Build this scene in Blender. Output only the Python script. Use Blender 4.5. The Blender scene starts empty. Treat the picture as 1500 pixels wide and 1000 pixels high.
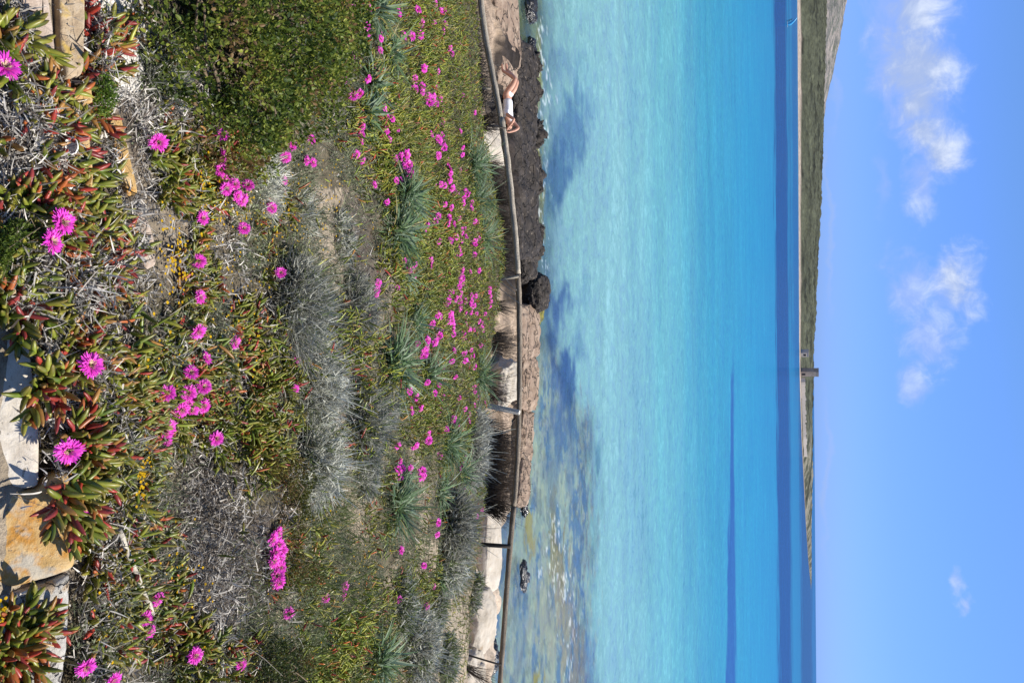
import bpy, bmesh, math, random
import numpy as np
from mathutils import Vector, Matrix

# ------------------------------------------------------------------ camera, sky, sun, exposure
scene = bpy.context.scene
col = scene.collection
R = math.radians
FPX = 1149.0
PITCH, ROLL = R(21.04), R(0.46)
_f = np.array([0, math.cos(PITCH), -math.sin(PITCH)])
_u0 = np.array([0, math.sin(PITCH), math.cos(PITCH)])
_r0 = np.array([1.0, 0, 0])
CR = math.cos(ROLL) * _r0 - math.sin(ROLL) * _u0
CU = math.sin(ROLL) * _r0 + math.cos(ROLL) * _u0
cam_d = bpy.data.cameras.new('camera')
cam = bpy.data.objects.new('camera', cam_d)
col.objects.link(cam)
cam_d.sensor_fit = 'HORIZONTAL'
cam_d.sensor_width = 36
cam_d.lens = 36 * FPX / 1500
cam_d.clip_start = 0.05
cam_d.clip_end = 60000
# the photograph was taken in portrait and is shown on its side: image right is world up
cam.matrix_world = Matrix(((CU[0], -CR[0], -_f[0], 0), (CU[1], -CR[1], -_f[1], 0), (CU[2], -CR[2], -_f[2], 0), (0, 0, 0, 1)))
scene.camera = cam

SUN_AZ, SUN_EL = R(66), R(56)
world = bpy.data.worlds.new('World')
scene.world = world
world.use_nodes = True

sun_d = bpy.data.lights.new('sun', 'SUN')
sun_d.energy = 4.9
sun_d.angle = R(0.53)
sun_d.color = (1.0, 0.955, 0.88)
sun = bpy.data.objects.new('sun', sun_d)
col.objects.link(sun)
SUN_DIR = Vector((math.sin(SUN_AZ) * math.cos(SUN_EL), math.cos(SUN_AZ) * math.cos(SUN_EL), math.sin(SUN_EL)))
sun.rotation_euler = SUN_DIR.to_track_quat('Z', 'Y').to_euler()
scene.view_settings.view_transform = 'Standard'
scene.view_settings.look = 'None'
scene.view_settings.exposure = 0.5
scene.view_settings.gamma = 1.0
scene.view_settings.use_curve_mapping = False
scene.cycles.max_bounces = 6
scene.cycles.transparent_max_bounces = 12
scene.cycles.sample_clamp_indirect = 6


def ray(px, py):
    px = np.asarray(px, float); py = np.asarray(py, float)
    a = (py - 500) / FPX; b = (px - 750) / FPX
    return _f + a[..., None] * CR + b[..., None] * CU


def at_z(px, py, z):
    d = ray(px, py)
    return d * (z / d[..., 2])[..., None]


def at_y(px, py, y):
    d = ray(px, py)
    return d * (np.asarray(y, float) / d[..., 1])[..., None]


def project(P):
    P = np.asarray(P, float)
    dep = np.maximum(P @ _f, 1e-3)
    return 750 + FPX * (P @ CU) / dep, 500 + FPX * (P @ CR) / dep


# ------------------------------------------------------------------ node helpers
class NT:
    def __init__(s, nt): s.nt = nt; s.n = nt.nodes; s.l = nt.links
    def node(s, t, **kw):
        n = s.n.new(t)
        for k, v in kw.items():
            if k.startswith('i_'):
                key = k[2:]
                key = int(key) if key.isdigit() else key.replace('_', ' ')
                s.set(n.inputs[key], v)
            else: setattr(n, k, v)
        return n
    def set(s, inp, v):
        if isinstance(v, bpy.types.NodeSocket): s.l.new(v, inp)
        else: inp.default_value = v
    def math(s, op, a, b=0.0, c=0.0, clamp=False):
        n = s.n.new('ShaderNodeMath'); n.operation = op; n.use_clamp = clamp
        for i, v in enumerate((a, b, c)): s.set(n.inputs[i], v)
        return n.outputs[0]
    def mix(s, f, a, b, blend='MIX'):
        n = s.n.new('ShaderNodeMix'); n.data_type = 'RGBA'; n.blend_type = blend
        s.set(n.inputs[0], f); s.set(n.inputs[6], a); s.set(n.inputs[7], b)
        return n.outputs[2]
    def ramp(s, f, stops):
        n = s.n.new('ShaderNodeValToRGB'); cr = n.color_ramp
        while len(cr.elements) < len(stops): cr.elements.new(0.5)
        for e, (p, c) in zip(cr.elements, stops):
            e.position = p; e.color = (*c, 1) if len(c) == 3 else c
        s.set(n.inputs[0], f)
        return n.outputs[0]
    def noise(s, scale, detail=4, rough=0.55, vec=None, dist=0.0, out=0):
        n = s.n.new('ShaderNodeTexNoise')
        n.inputs['Scale'].default_value = scale; n.inputs['Detail'].default_value = detail
        n.inputs['Roughness'].default_value = rough; n.inputs['Distortion'].default_value = dist
        if vec is not None: s.l.new(vec, n.inputs['Vector'])
        return n.outputs[out]
    def smooth(s, v, lo, hi):
        n = s.n.new('ShaderNodeMapRange'); n.interpolation_type = 'SMOOTHSTEP'
        s.set(n.inputs[0], v); n.inputs[1].default_value = lo; n.inputs[2].default_value = hi
        return n.outputs[0]
    def scalevec(s, vec, sc):
        n = s.n.new('ShaderNodeVectorMath'); n.operation = 'MULTIPLY'
        s.l.new(vec, n.inputs[0]); n.inputs[1].default_value = sc
        return n.outputs[0]
    def bump(s, h, strength=0.5, dist=0.01, normal=None):
        n = s.n.new('ShaderNodeBump'); n.inputs['Strength'].default_value = strength
        n.inputs['Distance'].default_value = dist; s.l.new(h, n.inputs['Height'])
        if normal is not None: s.l.new(normal, n.inputs['Normal'])
        return n.outputs[0]


def new_mat(name):
    m = bpy.data.materials.new(name); m.use_nodes = True
    m.node_tree.nodes.clear()
    t = NT(m.node_tree)
    out = t.node('ShaderNodeOutputMaterial')
    return m, t, out


def principled(t, out, color, rough=0.6, spec=0.4, normal=None):
    p = t.node('ShaderNodeBsdfPrincipled')
    t.set(p.inputs['Base Color'], color); t.set(p.inputs['Roughness'], rough)
    t.set(p.inputs['Specular IOR Level'], spec)
    if normal is not None: t.l.new(normal, p.inputs['Normal'])
    t.l.new(p.outputs[0], out.inputs[0])
    return p


def mat_leaf(name, rough=0.5, transl=0.25, spec=0.4, noise_scale=120.0, amt=0.25):
    """foliage: colour of each leaf from the mesh, thin leaves let some light through"""
    m, t, out = new_mat(name)
    at = t.node('ShaderNodeAttribute', attribute_name='Col')
    pos = t.node('ShaderNodeNewGeometry').outputs['Position']
    n = t.noise(noise_scale, 2, 0.5, pos)
    c = t.mix(amt, at.outputs['Color'], t.ramp(n, [(0.3, (0.25, 0.25, 0.25)), (0.7, (1.4, 1.4, 1.3))]), 'MULTIPLY')
    p = t.node('ShaderNodeBsdfPrincipled')
    t.set(p.inputs['Base Color'], c); p.inputs['Roughness'].default_value = rough
    p.inputs['Specular IOR Level'].default_value = spec
    if transl > 0:
        tr = t.node('ShaderNodeBsdfTranslucent'); t.set(tr.inputs[0], c)
        ms = t.node('ShaderNodeMixShader'); ms.inputs[0].default_value = transl
        t.l.new(p.outputs[0], ms.inputs[1]); t.l.new(tr.outputs[0], ms.inputs[2])
        t.l.new(ms.outputs[0], out.inputs[0])
    else: t.l.new(p.outputs[0], out.inputs[0])
    return m


def mat_noise(name, stops, scale=6.0, detail=8, rough=0.85, bump=0.5, bdist=0.02, stretch=(1, 1, 1), spots=None, spec=0.25, cracks=None, obj=True):
    m, t, out = new_mat(name)
    tc = t.node('ShaderNodeTexCoord').outputs['Object'] if obj else t.node('ShaderNodeNewGeometry').outputs['Position']
    v = t.scalevec(tc, stretch)
    n = t.noise(scale, detail, 0.62, v, 0.3)
    c = t.ramp(n, stops)
    if spots:
        for sc, lo, hi, sc_col in spots:
            s = t.smooth(t.noise(sc, 4, 0.6, tc), lo, hi)
            c = t.mix(s, c, (*sc_col, 1))
    h = t.math('ADD', n, t.math('MULTIPLY', t.noise(scale * 5, 6, 0.7, v), 0.5))
    if cracks:
        vo = t.node('ShaderNodeTexVoronoi', feature='DISTANCE_TO_EDGE'); vo.inputs['Scale'].default_value = cracks
        w = t.node('ShaderNodeVectorMath', operation='ADD'); t.l.new(v, w.inputs[0])
        t.l.new(t.scalevec(t.noise(scale, 3, 0.5, v, 0, 1), (0.35 / cracks * 3,) * 3), w.inputs[1])
        t.l.new(w.outputs[0], vo.inputs['Vector'])
        k = t.smooth(vo.outputs['Distance'], 0.0, 0.05)
        h = t.math('ADD', h, t.math('MULTIPLY', k, 1.2))
        c = t.mix(k, t.mix(0.55, c, (0.03, 0.025, 0.02, 1)), c)
    principled(t, out, c, rough, spec, t.bump(h, bump, bdist))
    return m


# ------------------------------------------------------------------ mesh helpers
rng = np.random.default_rng(11)
random.seed(4)


def norm(v): return v / np.maximum(np.linalg.norm(v, axis=-1, keepdims=True), 1e-9)


def _hash(ix, iy, iz, seed):
    h = (ix * 374761393 + iy * 668265263 + iz * 2147483647 + seed * 974711) & 0x7fffffff
    h = ((h ^ (h >> 13)) * 1274126177) & 0x7fffffff
    h = h ^ (h >> 16)
    return (h & 0xffff) / 65535.0


def vnoise(P, seed=0):
    P = np.asarray(P, float)
    i = np.floor(P).astype(np.int64); f = P - i
    f = f * f * (3 - 2 * f)
    r = 0
    for dx in (0, 1):
        wx = f[..., 0] if dx else 1 - f[..., 0]
        for dy in (0, 1):
            wy = f[..., 1] if dy else 1 - f[..., 1]
            if P.shape[-1] == 2:
                r = r + wx * wy * _hash(i[..., 0] + dx, i[..., 1] + dy, 0, seed)
            else:
                for dz in (0, 1):
                    wz = f[..., 2] if dz else 1 - f[..., 2]
                    r = r + wx * wy * wz * _hash(i[..., 0] + dx, i[..., 1] + dy, i[..., 2] + dz, seed)
    return r * 2 - 1


def fbm(P, octaves=4, seed=0, gain=0.5, lac=2.03):
    P = np.asarray(P, float); a = 1.0; r = 0; tot = 0
    for k in range(octaves):
        r = r + a * vnoise(P, seed + k * 17); tot += a; a *= gain; P = P * lac + 3.7
    return r / tot


def sstep(x, lo, hi):
    t = np.clip((x - lo) / (hi - lo), 0, 1)
    return t * t * (3 - 2 * t)


class Geo:
    """collects vertex / face arrays and links them as one mesh object"""
    def __init__(s): s.V = []; s.F = []; s.C = []; s.M = []; s.n = 0
    def add(s, V, faces, C=None, m=0):
        V = np.asarray(V, float).reshape(-1, 3)
        if C is None: C = np.full((len(V), 3), 0.5)
        C = np.asarray(C, float)
        if C.ndim == 1: C = np.tile(C, (len(V), 1))
        s.V.append(V); s.C.append(C)
        for f in faces:
            f = np.asarray(f, dtype=np.int64)
            s.F.append(f + s.n); s.M.append(np.full(len(f), m))
        s.n += len(V)
    def mesh(s, name, mats, smooth=True):
        V = np.concatenate(s.V); C = np.concatenate(s.C)
        me = bpy.data.meshes.new(name)
        me.vertices.add(len(V)); me.vertices.foreach_set('co', V.astype(np.float32).ravel())
        tot = np.concatenate([np.full(len(f), f.shape[1]) for f in s.F]).astype(np.int32)
        idx = np.concatenate([f.ravel() for f in s.F]).astype(np.int32)
        start = np.concatenate([[0], np.cumsum(tot)[:-1]]).astype(np.int32)
        me.loops.add(len(idx)); me.loops.foreach_set('vertex_index', idx)
        me.polygons.add(len(tot)); me.polygons.foreach_set('loop_start', start)
        me.polygons.foreach_set('loop_total', tot)
        me.polygons.foreach_set('material_index', np.concatenate(s.M).astype(np.int32))
        me.polygons.foreach_set('use_smooth', np.full(len(tot), smooth))
        ca = me.color_attributes.new('Col', 'FLOAT_COLOR', 'POINT')
        ca.data.foreach_set('color', np.concatenate([C, np.ones((len(C), 1))], 1).astype(np.float32).ravel())
        for m in (mats if isinstance(mats, (list, tuple)) else [mats]): me.materials.append(m)
        me.update(calc_edges=True); me.validate()
        return me
    def build(s, name, mats, parent=None, smooth=True, origin=None):
        if origin is not None:
            o0 = np.asarray(origin, float)
            s.V = [v - o0 for v in s.V]
        o = bpy.data.objects.new(name, s.mesh(name, mats, smooth))
        col.objects.link(o)
        if parent is not None: o.parent = parent
        elif origin is not None: o.location = Vector([float(v) for v in origin])
        return o


def tag(o, label=None, cat=None, group=None, kind=None):
    if label: o['label'] = label
    if cat: o['category'] = cat
    if group: o['group'] = group
    if kind: o['kind'] = kind
    return o


def empty(name, loc, label, cat, group=None):
    o = bpy.data.objects.new(name, None); col.objects.link(o)
    o.location = Vector([float(v) for v in loc]); o.empty_display_size = 0.1
    return tag(o, label, cat, group)


def basis(d, roll=None):
    d = norm(d); m = len(d)
    ref = np.where(np.abs(d[:, 2:3]) > 0.9, np.array([[1.0, 0, 0]]), np.array([[0, 0, 1.0]]))
    x = norm(np.cross(ref, d)); y = np.cross(d, x)
    if roll is not None:
        c, s = np.cos(roll)[:, None], np.sin(roll)[:, None]
        x, y = c * x + s * y, -s * x + c * y
    return x, y, d


def scatter(g, TV, TF, pos, d, scale, roll=None, C=None, width=None, tipC=None, tipT=None, m=0):
    """copies of a template (its axis is +Z) as one block of geometry"""
    k = len(pos)
    if k == 0: return
    x, y, z = basis(d, roll)
    scale = np.broadcast_to(np.asarray(scale, float), (k,))
    w = scale if width is None else np.broadcast_to(np.asarray(width, float), (k,))
    V = pos[:, None] + TV[None, :, 0:1] * (x * w[:, None])[:, None] + TV[None, :, 1:2] * (y * w[:, None])[:, None] + TV[None, :, 2:3] * (z * scale[:, None])[:, None]
    n = len(TV)
    CC = np.broadcast_to(np.asarray(C)[:, None] if np.ndim(C) == 2 else np.asarray(C), (k, n, 3)).copy()
    if tipC is not None:
        tt = tipT[None, :, None]
        CC = CC * (1 - tt) + np.asarray(tipC)[:, None] * tt
    off = (np.arange(k) * n)[:, None, None]
    g.add(V, [(np.asarray(f)[None] + off).reshape(-1, np.asarray(f).shape[1]) for f in TF], CC.reshape(-1, 3), m)


def ribbons(g, p0, d, L, W, bend, side, ns=3, prof=None, C=None, curl=None, tipC=None, m=0):
    k = len(p0)
    if k == 0: return
    t = np.linspace(0, 1, ns + 1)
    if prof is None: prof = 1 - 0.9 * t ** 2
    L = np.broadcast_to(np.asarray(L, float), (k,)); W = np.broadcast_to(np.asarray(W, float), (k,))
    c = p0[:, None] + L[:, None, None] * (d[:, None] * t[None, :, None] + bend[:, None] * (t ** 2)[None, :, None])
    if curl is not None: c = c + L[:, None, None] * curl[:, None] * (t ** 3)[None, :, None]
    s = side[:, None] * (W[:, None] * prof[None])[..., None] * 0.5
    V = np.stack([c - s, c + s], 2).reshape(k, -1, 3)
    n = 2 * (ns + 1)
    q = np.array([[2 * i, 2 * i + 1, 2 * i + 3, 2 * i + 2] for i in range(ns)])
    off = (np.arange(k) * n)[:, None, None]
    C = np.asarray(C)
    CC = np.broadcast_to(C[:, None] if C.ndim == 2 else C, (k, n, 3)).copy()
    if tipC is not None:
        tt = np.repeat(t, 2)[None, :, None]
        tc = np.asarray(tipC); tc = tc[:, None] if tc.ndim == 2 else tc
        CC = CC * (1 - tt) + tc * tt
    g.add(V, [(q[None] + off).reshape(-1, 4)], CC.reshape(-1, 3), m)


def rand_dir(k, up=0.0, r=None):
    r = r or rng
    d = r.normal(size=(k, 3)); d = norm(d); d[:, 2] += up
    return norm(d)


def perp(d, r=None):
    r = r or rng
    return norm(np.cross(d, norm(r.normal(size=d.shape))))


def tube(g, pts, rad, n=8, C=(0.5, 0.5, 0.5), cap=True, wob=0.0, m=0):
    pts = np.asarray(pts, float); k = len(pts)
    rad = np.broadcast_to(np.asarray(rad, float), (k,))
    tan = norm(np.gradient(pts, axis=0))
    ref = np.array([0, 0, 1.0]) if abs(tan[0, 2]) < 0.9 else np.array([1.0, 0, 0])
    x = norm(np.cross(ref, tan)); y = np.cross(tan, x)
    a = np.linspace(0, 2 * np.pi, n, endpoint=False)
    ring = np.cos(a)[None, :, None] * x[:, None] + np.sin(a)[None, :, None] * y[:, None]
    rr = rad[:, None, None] * (1 + wob * rng.normal(size=(k, n, 1)))
    V = (pts[:, None] + ring * rr).reshape(-1, 3)
    i = np.arange(k - 1)[:, None] * n; j = np.arange(n)[None]; j2 = (j + 1) % n
    q = np.stack([i + j, i + j2, i + n + j2, i + n + j], -1).reshape(-1, 4)
    F = [q]
    if cap:
        V = np.concatenate([V, pts[:1], pts[-1:]])
        c0 = k * n; jj = np.arange(n); j2 = (jj + 1) % n
        F.append(np.stack([np.full(n, c0), j2, jj], -1))
        F.append(np.stack([np.full(n, c0 + 1), (k - 1) * n + jj, (k - 1) * n + j2], -1))
    g.add(V, F, C, m)


def box(g, c, size, rotz=0.0, C=(0.5, 0.5, 0.5), taper=1.0, m=0):
    sx, sy, sz = [v / 2 for v in size]
    V = np.array([[a * sx * (taper if c_ > 0 else 1), b * sy * (taper if c_ > 0 else 1), c_ * sz] for c_ in (-1, 1) for b in (-1, 1) for a in (-1, 1)], float)
    ca, sa = math.cos(rotz), math.sin(rotz)
    V = np.stack([V[:, 0] * ca - V[:, 1] * sa, V[:, 0] * sa + V[:, 1] * ca, V[:, 2]], -1) + np.asarray(c, float)
    F = np.array([[0, 2, 3, 1], [4, 5, 7, 6], [0, 1, 5, 4], [2, 6, 7, 3], [0, 4, 6, 2], [1, 3, 7, 5]])
    g.add(V, [F], C, m)


# ------------------------------------------------------------------ the lie of the land
ZS = -8.2                                              # sea level below the camera
EDGE = [(690, -200), (690, 0), (697, 100), (704, 180), (716, 250), (733, 340), (733, 400), (725, 450), (717, 530), (712, 600), (706, 700), (700, 800), (688, 870), (684, 1000), (684, 1200)]
_e = np.array(EDGE, float)
_E = at_y(_e[:, 0], _e[:, 1], np.full(len(_e), 12.0))
SHORE = [(745, -700), (745, -200), (747, 0), (752, 40), (776, 70), (783, 130), (784, 250), (786, 330), (790, 400), (784, 470), (780, 520), (774, 560), (771, 620), (768, 660), (761, 700), (752, 735), (728, 765), (726, 800), (724, 860), (720, 900), (722, 940), (716, 970), (714, 1010), (714, 1300), (714, 1800)]
_s = np.array(SHORE, float)
_S = at_z(_s[:, 0], _s[:, 1], ZS + np.interp(_s[:, 1], [-200, 0, 60, 400, 430, 470, 700, 740], [0.3, 0.35, 0.60, 0.60, 0.60, 0.68, 0.50, 0.10]))
_o = np.argsort(_S[:, 0]); _S = _S[_o]


def shore_y(x): return np.interp(x, _S[:, 0], _S[:, 1])


def slope_z(x, y):
    p = np.interp(y, [-3, 0.9, 1.2, 1.6, 3.1, 4.8, 7.4, 12.0, 14.0], [-1.62, -1.6, -1.60, -1.70, -2.20, -2.73, -3.52, -5.05, -5.75])
    e = np.interp(x * 12.0 / np.maximum(y, 4.0), _E[:, 0], _E[:, 2]) + 5.05
    h = 0.13 * np.exp(-((x - 0.40) ** 2 + (y - 1.98) ** 2) / 0.045) + 0.10 * np.exp(-((x - 0.96) ** 2 + (y - 1.78) ** 2) / 0.03)
    return p + e * np.clip((y - 1.5) / 10.5, 0, 1.1) ** 2 - h


def land_z(x, y, fine=True):
    a = slope_z(x, y)
    d = shore_y(x) - y
    sh = np.where(d > 0, 0.95 * (1 - np.exp(-np.maximum(d, 0) / 1.3)), 0)
    deep = np.clip(-d, 0, 200)
    right = sstep(x, -1.5, 2.0)
    bed = -(0.10 + 0.05 * deep) * right - (0.25 + 0.14 * deep) * (1 - right)
    bed = np.maximum(bed, -4.0)
    s = ZS + np.where(d > 0, sh, np.minimum(bed, 0) * np.clip(deep / 0.5, 0, 1))
    if fine:
        P = np.stack([x, y], -1)
        s = s + fbm(P * 0.9, 5, 5) * np.where(d > 0, 0.26 * np.clip(d / 1.0, 0.2, 1), 0.12) + np.where(d > 0, 0.16, 0.05) * (0.3 - np.abs(fbm(P * np.array([1.6, 2.6]), 4, 9)))
        dz = sstep(x, -0.5, -1.6) * sstep(d, 3.9, 3.0) * sstep(d, 0.0, 0.35)
        cell = np.floor(P * np.array([1.5, 2.1]) + 0.55 * fbm(P * 1.7, 3, 95)[..., None])
        s = s + dz * (0.17 * vnoise(cell * 1.37 + 0.4, 97) + 0.16 * (0.3 - np.abs(fbm(P * np.array([3.0, 4.5]), 4, 99))) + 0.06)
        s = s - 0.22 * dz
        pz = sstep(x, -0.8, 0.2) * sstep(d, 0.0, 0.4)
        s = s + pz * 0.10 * vnoise(np.floor(P * np.array([0.9, 2.4]) + 0.5 * fbm(P * 1.3, 3, 96)[..., None]) * 1.37 + 0.4, 98)
        a = a + 0.10 * fbm(P * 0.8, 3, 21) * np.clip((y - 2) / 3, 0, 1) + 0.035 * fbm(P * 4.0, 4, 31) * np.clip(y - 0.8, 0.15, 1)
    t = sstep(y, 12.1, 13.9)
    return a * (1 - t) + s * t


def hit(px, py):
    """where the sight line through a pixel of the photograph meets the hillside"""
    px = np.atleast_1d(np.asarray(px, float)); py = np.atleast_1d(np.asarray(py, float))
    d = ray(px, py)
    ts = np.geomspace(0.7, 15.0, 170)
    lo = np.full(len(px), ts[0]); hi = np.full(len(px), ts[-1]); found = np.zeros(len(px), bool)
    prev = ts[0]
    for t in ts[1:]:
        P = d * t
        below = P[:, 2] < land_z(P[:, 0], P[:, 1], False)
        new = below & ~found
        lo[new] = prev; hi[new] = t; found |= below; prev = t
    for _ in range(10):
        mid = (lo + hi) / 2; P = d * mid[:, None]
        b = P[:, 2] < land_z(P[:, 0], P[:, 1], False)
        hi = np.where(b, mid, hi); lo = np.where(b, lo, mid)
    P = d * hi[:, None]
    P[:, 2] = land_z(P[:, 0], P[:, 1])
    return P


def hit1(px, py): return hit([px], [py])[0]


def lz(x, y): return land_z(np.asarray(x, float), np.asarray(y, float))


# what grows where: rows run along the picture's height, columns along its width, 50 px cells
MAP = ["lsigbbbbbbihiiii", "lsigbbbbbbihiiii", "lslgllbbbhihiiii", "ilsllhbbbhiiiiii", "illlhhibhhhiiiii", "iislhhiihhhiiiii",
       "iillhhhshslhiiii", "Glilhhhihsliiiii", "ilihhhhhlhlliiii", "sililihillhhiiii"[:3] + "ihihillhhiiii", "siihhihhilllhiii"[:16], "siiiiiliillhiiii",
       "sisliiliillhiiii", "silhhlliklhhhiii", "silhhllkkhshhlii", "sslihlllkhshhhii", "sslihllikhhhshii", "ssliilllhhhhihii", "ishhillGhGGhhsii", "iihhlilihGGhlsii"]
MAP = [(r + 'iiii')[:16] for r in MAP]


def kind_at(px, py, jit=22, r=None):
    r = r or rng
    i = np.clip(((py + r.normal(size=len(py)) * jit) // 50).astype(int), 0, 19)
    j = np.clip(((px + r.normal(size=len(px)) * jit) // 50).astype(int), 0, 15)
    A = np.array([[ord(c) for c in row] for row in MAP])
    return A[i, j]


WALL_STONES = [[(-60, 480), (20, 484), (44, 505), (52, 560), (60, 640), (58, 714), (-60, 722)],
               [(-60, 726), (56, 717), (72, 700), (104, 690), (113, 740), (112, 832), (70, 850), (20, 862), (-60, 856)],
               [(-60, 866), (22, 868), (72, 856), (104, 838), (104, 900), (98, 972), (80, 1060), (-60, 1080)]]
FLAT_STONES = [[(20, -60), (62, -60), (80, 40), (86, 110), (60, 120), (40, 70), (24, 20)],
               [(84, -60), (126, -60), (126, 60), (124, 110), (100, 118), (88, 60)],
               [(100, 130), (135, 124), (138, 150), (110, 156)],
               [(104, 200), (132, 192), (138, 250), (136, 322), (112, 330), (106, 260)],
               [(156, 166), (176, 164), (188, 215), (204, 284), (188, 288), (172, 240)],
               [(196, 312), (208, 290), (226, 350), (230, 390), (216, 398), (200, 370)],
               [(100, 596), (142, 600), (140, 630), (108, 646)],
               [(0, 395), (22, 392), (26, 430), (0, 440)]]


def on_stone(px, py):
    r = np.zeros(len(px), bool)
    for poly in WALL_STONES + FLAT_STONES + [[(128, -120), (192, -120), (200, 30), (206, 130), (186, 138), (172, 60), (130, 20)]]:
        p = np.array(poly, float); q = np.roll(p, -1, 0); c = np.zeros(len(px), bool)
        for (x0, y0), (x1, y1) in zip(p, q):
            if y0 == y1: continue
            c ^= ((y0 > py) != (y1 > py)) & (px < (x1 - x0) * (py - y0) / (y1 - y0) + x0)
        r |= c
    return r


# ------------------------------------------------------------------ materials
M_leaf = mat_leaf('succulent_leaf', 0.38, 0.2, 0.5, 90, 0.2)
M_thin = mat_leaf('thin_leaf', 0.5, 0.4, 0.35, 90, 0.25)
M_grey = mat_leaf('grey_leaf', 0.8, 0.35, 0.15, 60, 0.3)
M_dry = mat_leaf('dry_leaf', 0.85, 0.1, 0.15, 80, 0.3)
M_petal = mat_leaf('petal', 0.45, 0.35, 0.3, 300, 0.1)
M_wood = mat_leaf('bark', 0.85, 0.0, 0.2, 60, 0.6)


# ------------------------------------------------------------------ ground: one sheet from the path to the sea bed
def build_ground():
    ys = np.concatenate([np.linspace(-3, 0.75, 20), np.geomspace(0.8, 13.9, 520), np.geomspace(14.0, 120, 260)])
    cs = np.linspace(-1, 1, 560); cs = np.sign(cs) * np.abs(cs) ** 1.4
    W = np.where(ys < 1, 2.2, 1.3 + 0.9 * ys)
    X = cs[None] * W[:, None]; Y = np.repeat(ys[:, None], len(cs), 1)
    Z = land_z(X, Y)
    P = np.stack([X, Y, Z], -1).reshape(-1, 3)
    px, py = project(P)
    n = len(ys) * len(cs)
    x, y = P[:, 0], P[:, 1]
    wq = 1.0 / np.maximum(np.linalg.norm(P, axis=1), 1)[:, None]
    k = kind_at(px + 55 * fbm(P[:, :2] * 5 * wq * 3, 4, 3), py + 55 * fbm(P[:, :2] * 5 * wq * 3, 4, 4), 9, np.random.default_rng(2))
    tab = {'s': (0.40, 0.325, 0.235), 'g': (0.55, 0.51, 0.45), 'l': (0.14, 0.115, 0.09), 'h': (0.15, 0.125, 0.08), 'i': (0.075, 0.06, 0.035), 'G': (0.09, 0.08, 0.04), 'b': (0.10, 0.085, 0.06), 'k': (0.12, 0.10, 0.06)}  # soil under plants painted extra dark for the shade beneath them
    C = np.zeros((n, 3))
    for ch, c in tab.items(): C[k == ord(ch)] = c
    nn = fbm(P[:, :2] * 2.2, 4, 41)
    sand = sstep(nn, 0.08, 0.3)[:, None] * 0.6 * ((k == ord('h')) | (k == ord('l')))[:, None] * (py < 1100)[:, None]
    C = C * (1 - sand) + np.array([0.42, 0.34, 0.25]) * sand
    # shore: pale sandstone, darker rock by the water, weed and sand under it
    rock = sstep(y, 12.3, 13.2)[:, None]
    d = shore_y(x) - y
    n1 = fbm(P[:, :2] * 1.4, 5, 51); n2 = fbm(P[:, :2] * 4.0, 4, 61)
    rc = np.array([0.40, 0.30, 0.215]) * (1 + 0.35 * n2[:, None])
    rc = rc * (1 - 0.3 * sstep(n1, 0.05, 0.35)[:, None])
    zpy = py + 40 * n1
    creamy = sstep(zpy, 720, 770)[:, None]; rc = rc * (1 - creamy) + rc * np.array([1.35, 1.45, 1.55]) * creamy
    dk_lim = np.interp(py, [-300, 0, 60, 200, 240, 400, 440, 470], [0.3, 0.5, 3.4, 4.0, 5.0, 5.0, 3.0, 0.2])
    dkr = sstep(dk_lim + 1.0 * n1 + 0.6 * n2 - d, -0.45, 0.45)[:, None] * sstep(py + 60 * n1, 480, 430)[:, None]
    rc = rc * (1 - dkr) + np.array([0.038, 0.030, 0.025]) * (1 + 0.8 * n2[:, None]) * dkr
    wet = sstep(d, 0.5, 0.05)[:, None]
    rc = rc * (1 - wet) + np.array([0.13, 0.105, 0.075]) * wet
    n3 = fbm(P[:, :2] * np.array([0.35, 0.8]), 5, 71)
    bed = np.array([0.30, 0.30, 0.20]) + 0 * rc
    a = sstep(n3, -0.05, 0.3)[:, None]; bed = bed * (1 - a) + np.array([0.46, 0.44, 0.36]) * a
    a = sstep(-n3 + 0.3 * n2, 0.06, 0.3)[:, None]; bed = bed * (1 - a) + np.array([0.11, 0.11, 0.075]) * a
    a = (sstep(n1, 0.10, 0.35) * sstep(-d, 9, 3))[:, None]; bed = bed * (1 - a) + np.array([0.36, 0.30, 0.05]) * a
    u = sstep(-d, -0.05, 0.25)[:, None]
    rc = rc * (1 - u) + bed * u
    C = C * (1 - rock) + rc * rock
    i = np.arange(len(ys) - 1)[:, None] * len(cs); j = np.arange(len(cs) - 1)[None]
    q = np.stack([i + j, i + j + 1, i + len(cs) + j + 1, i + len(cs) + j], -1).reshape(-1, 4)
    m, t, out = new_mat('soil_and_rock')
    atn = t.node('ShaderNodeAttribute', attribute_name='Col')
    pos = t.node('ShaderNodeNewGeometry').outputs['Position']
    f1 = t.noise(38, 6, 0.7, pos); f2 = t.noise(6, 5, 0.6, pos)
    c = t.mix(0.75, atn.outputs['Color'], t.ramp(f1, [(0.25, (0.35, 0.33, 0.3)), (0.5, (0.95, 0.95, 0.95)), (0.75, (1.5, 1.48, 1.42))]), 'MULTIPLY')
    c = t.mix(0.6, c, t.ramp(f2, [(0.3, (0.5, 0.5, 0.5)), (0.7, (1.4, 1.4, 1.4))]), 'MULTIPLY')
    principled(t, out, c, 0.9, 0.15, t.bump(t.math('ADD', f1, f2), 0.8, 0.03))
    g = Geo(); g.add(P, [q], C)
    tag(g.build('ground', m), kind='structure')


build_ground()


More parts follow.
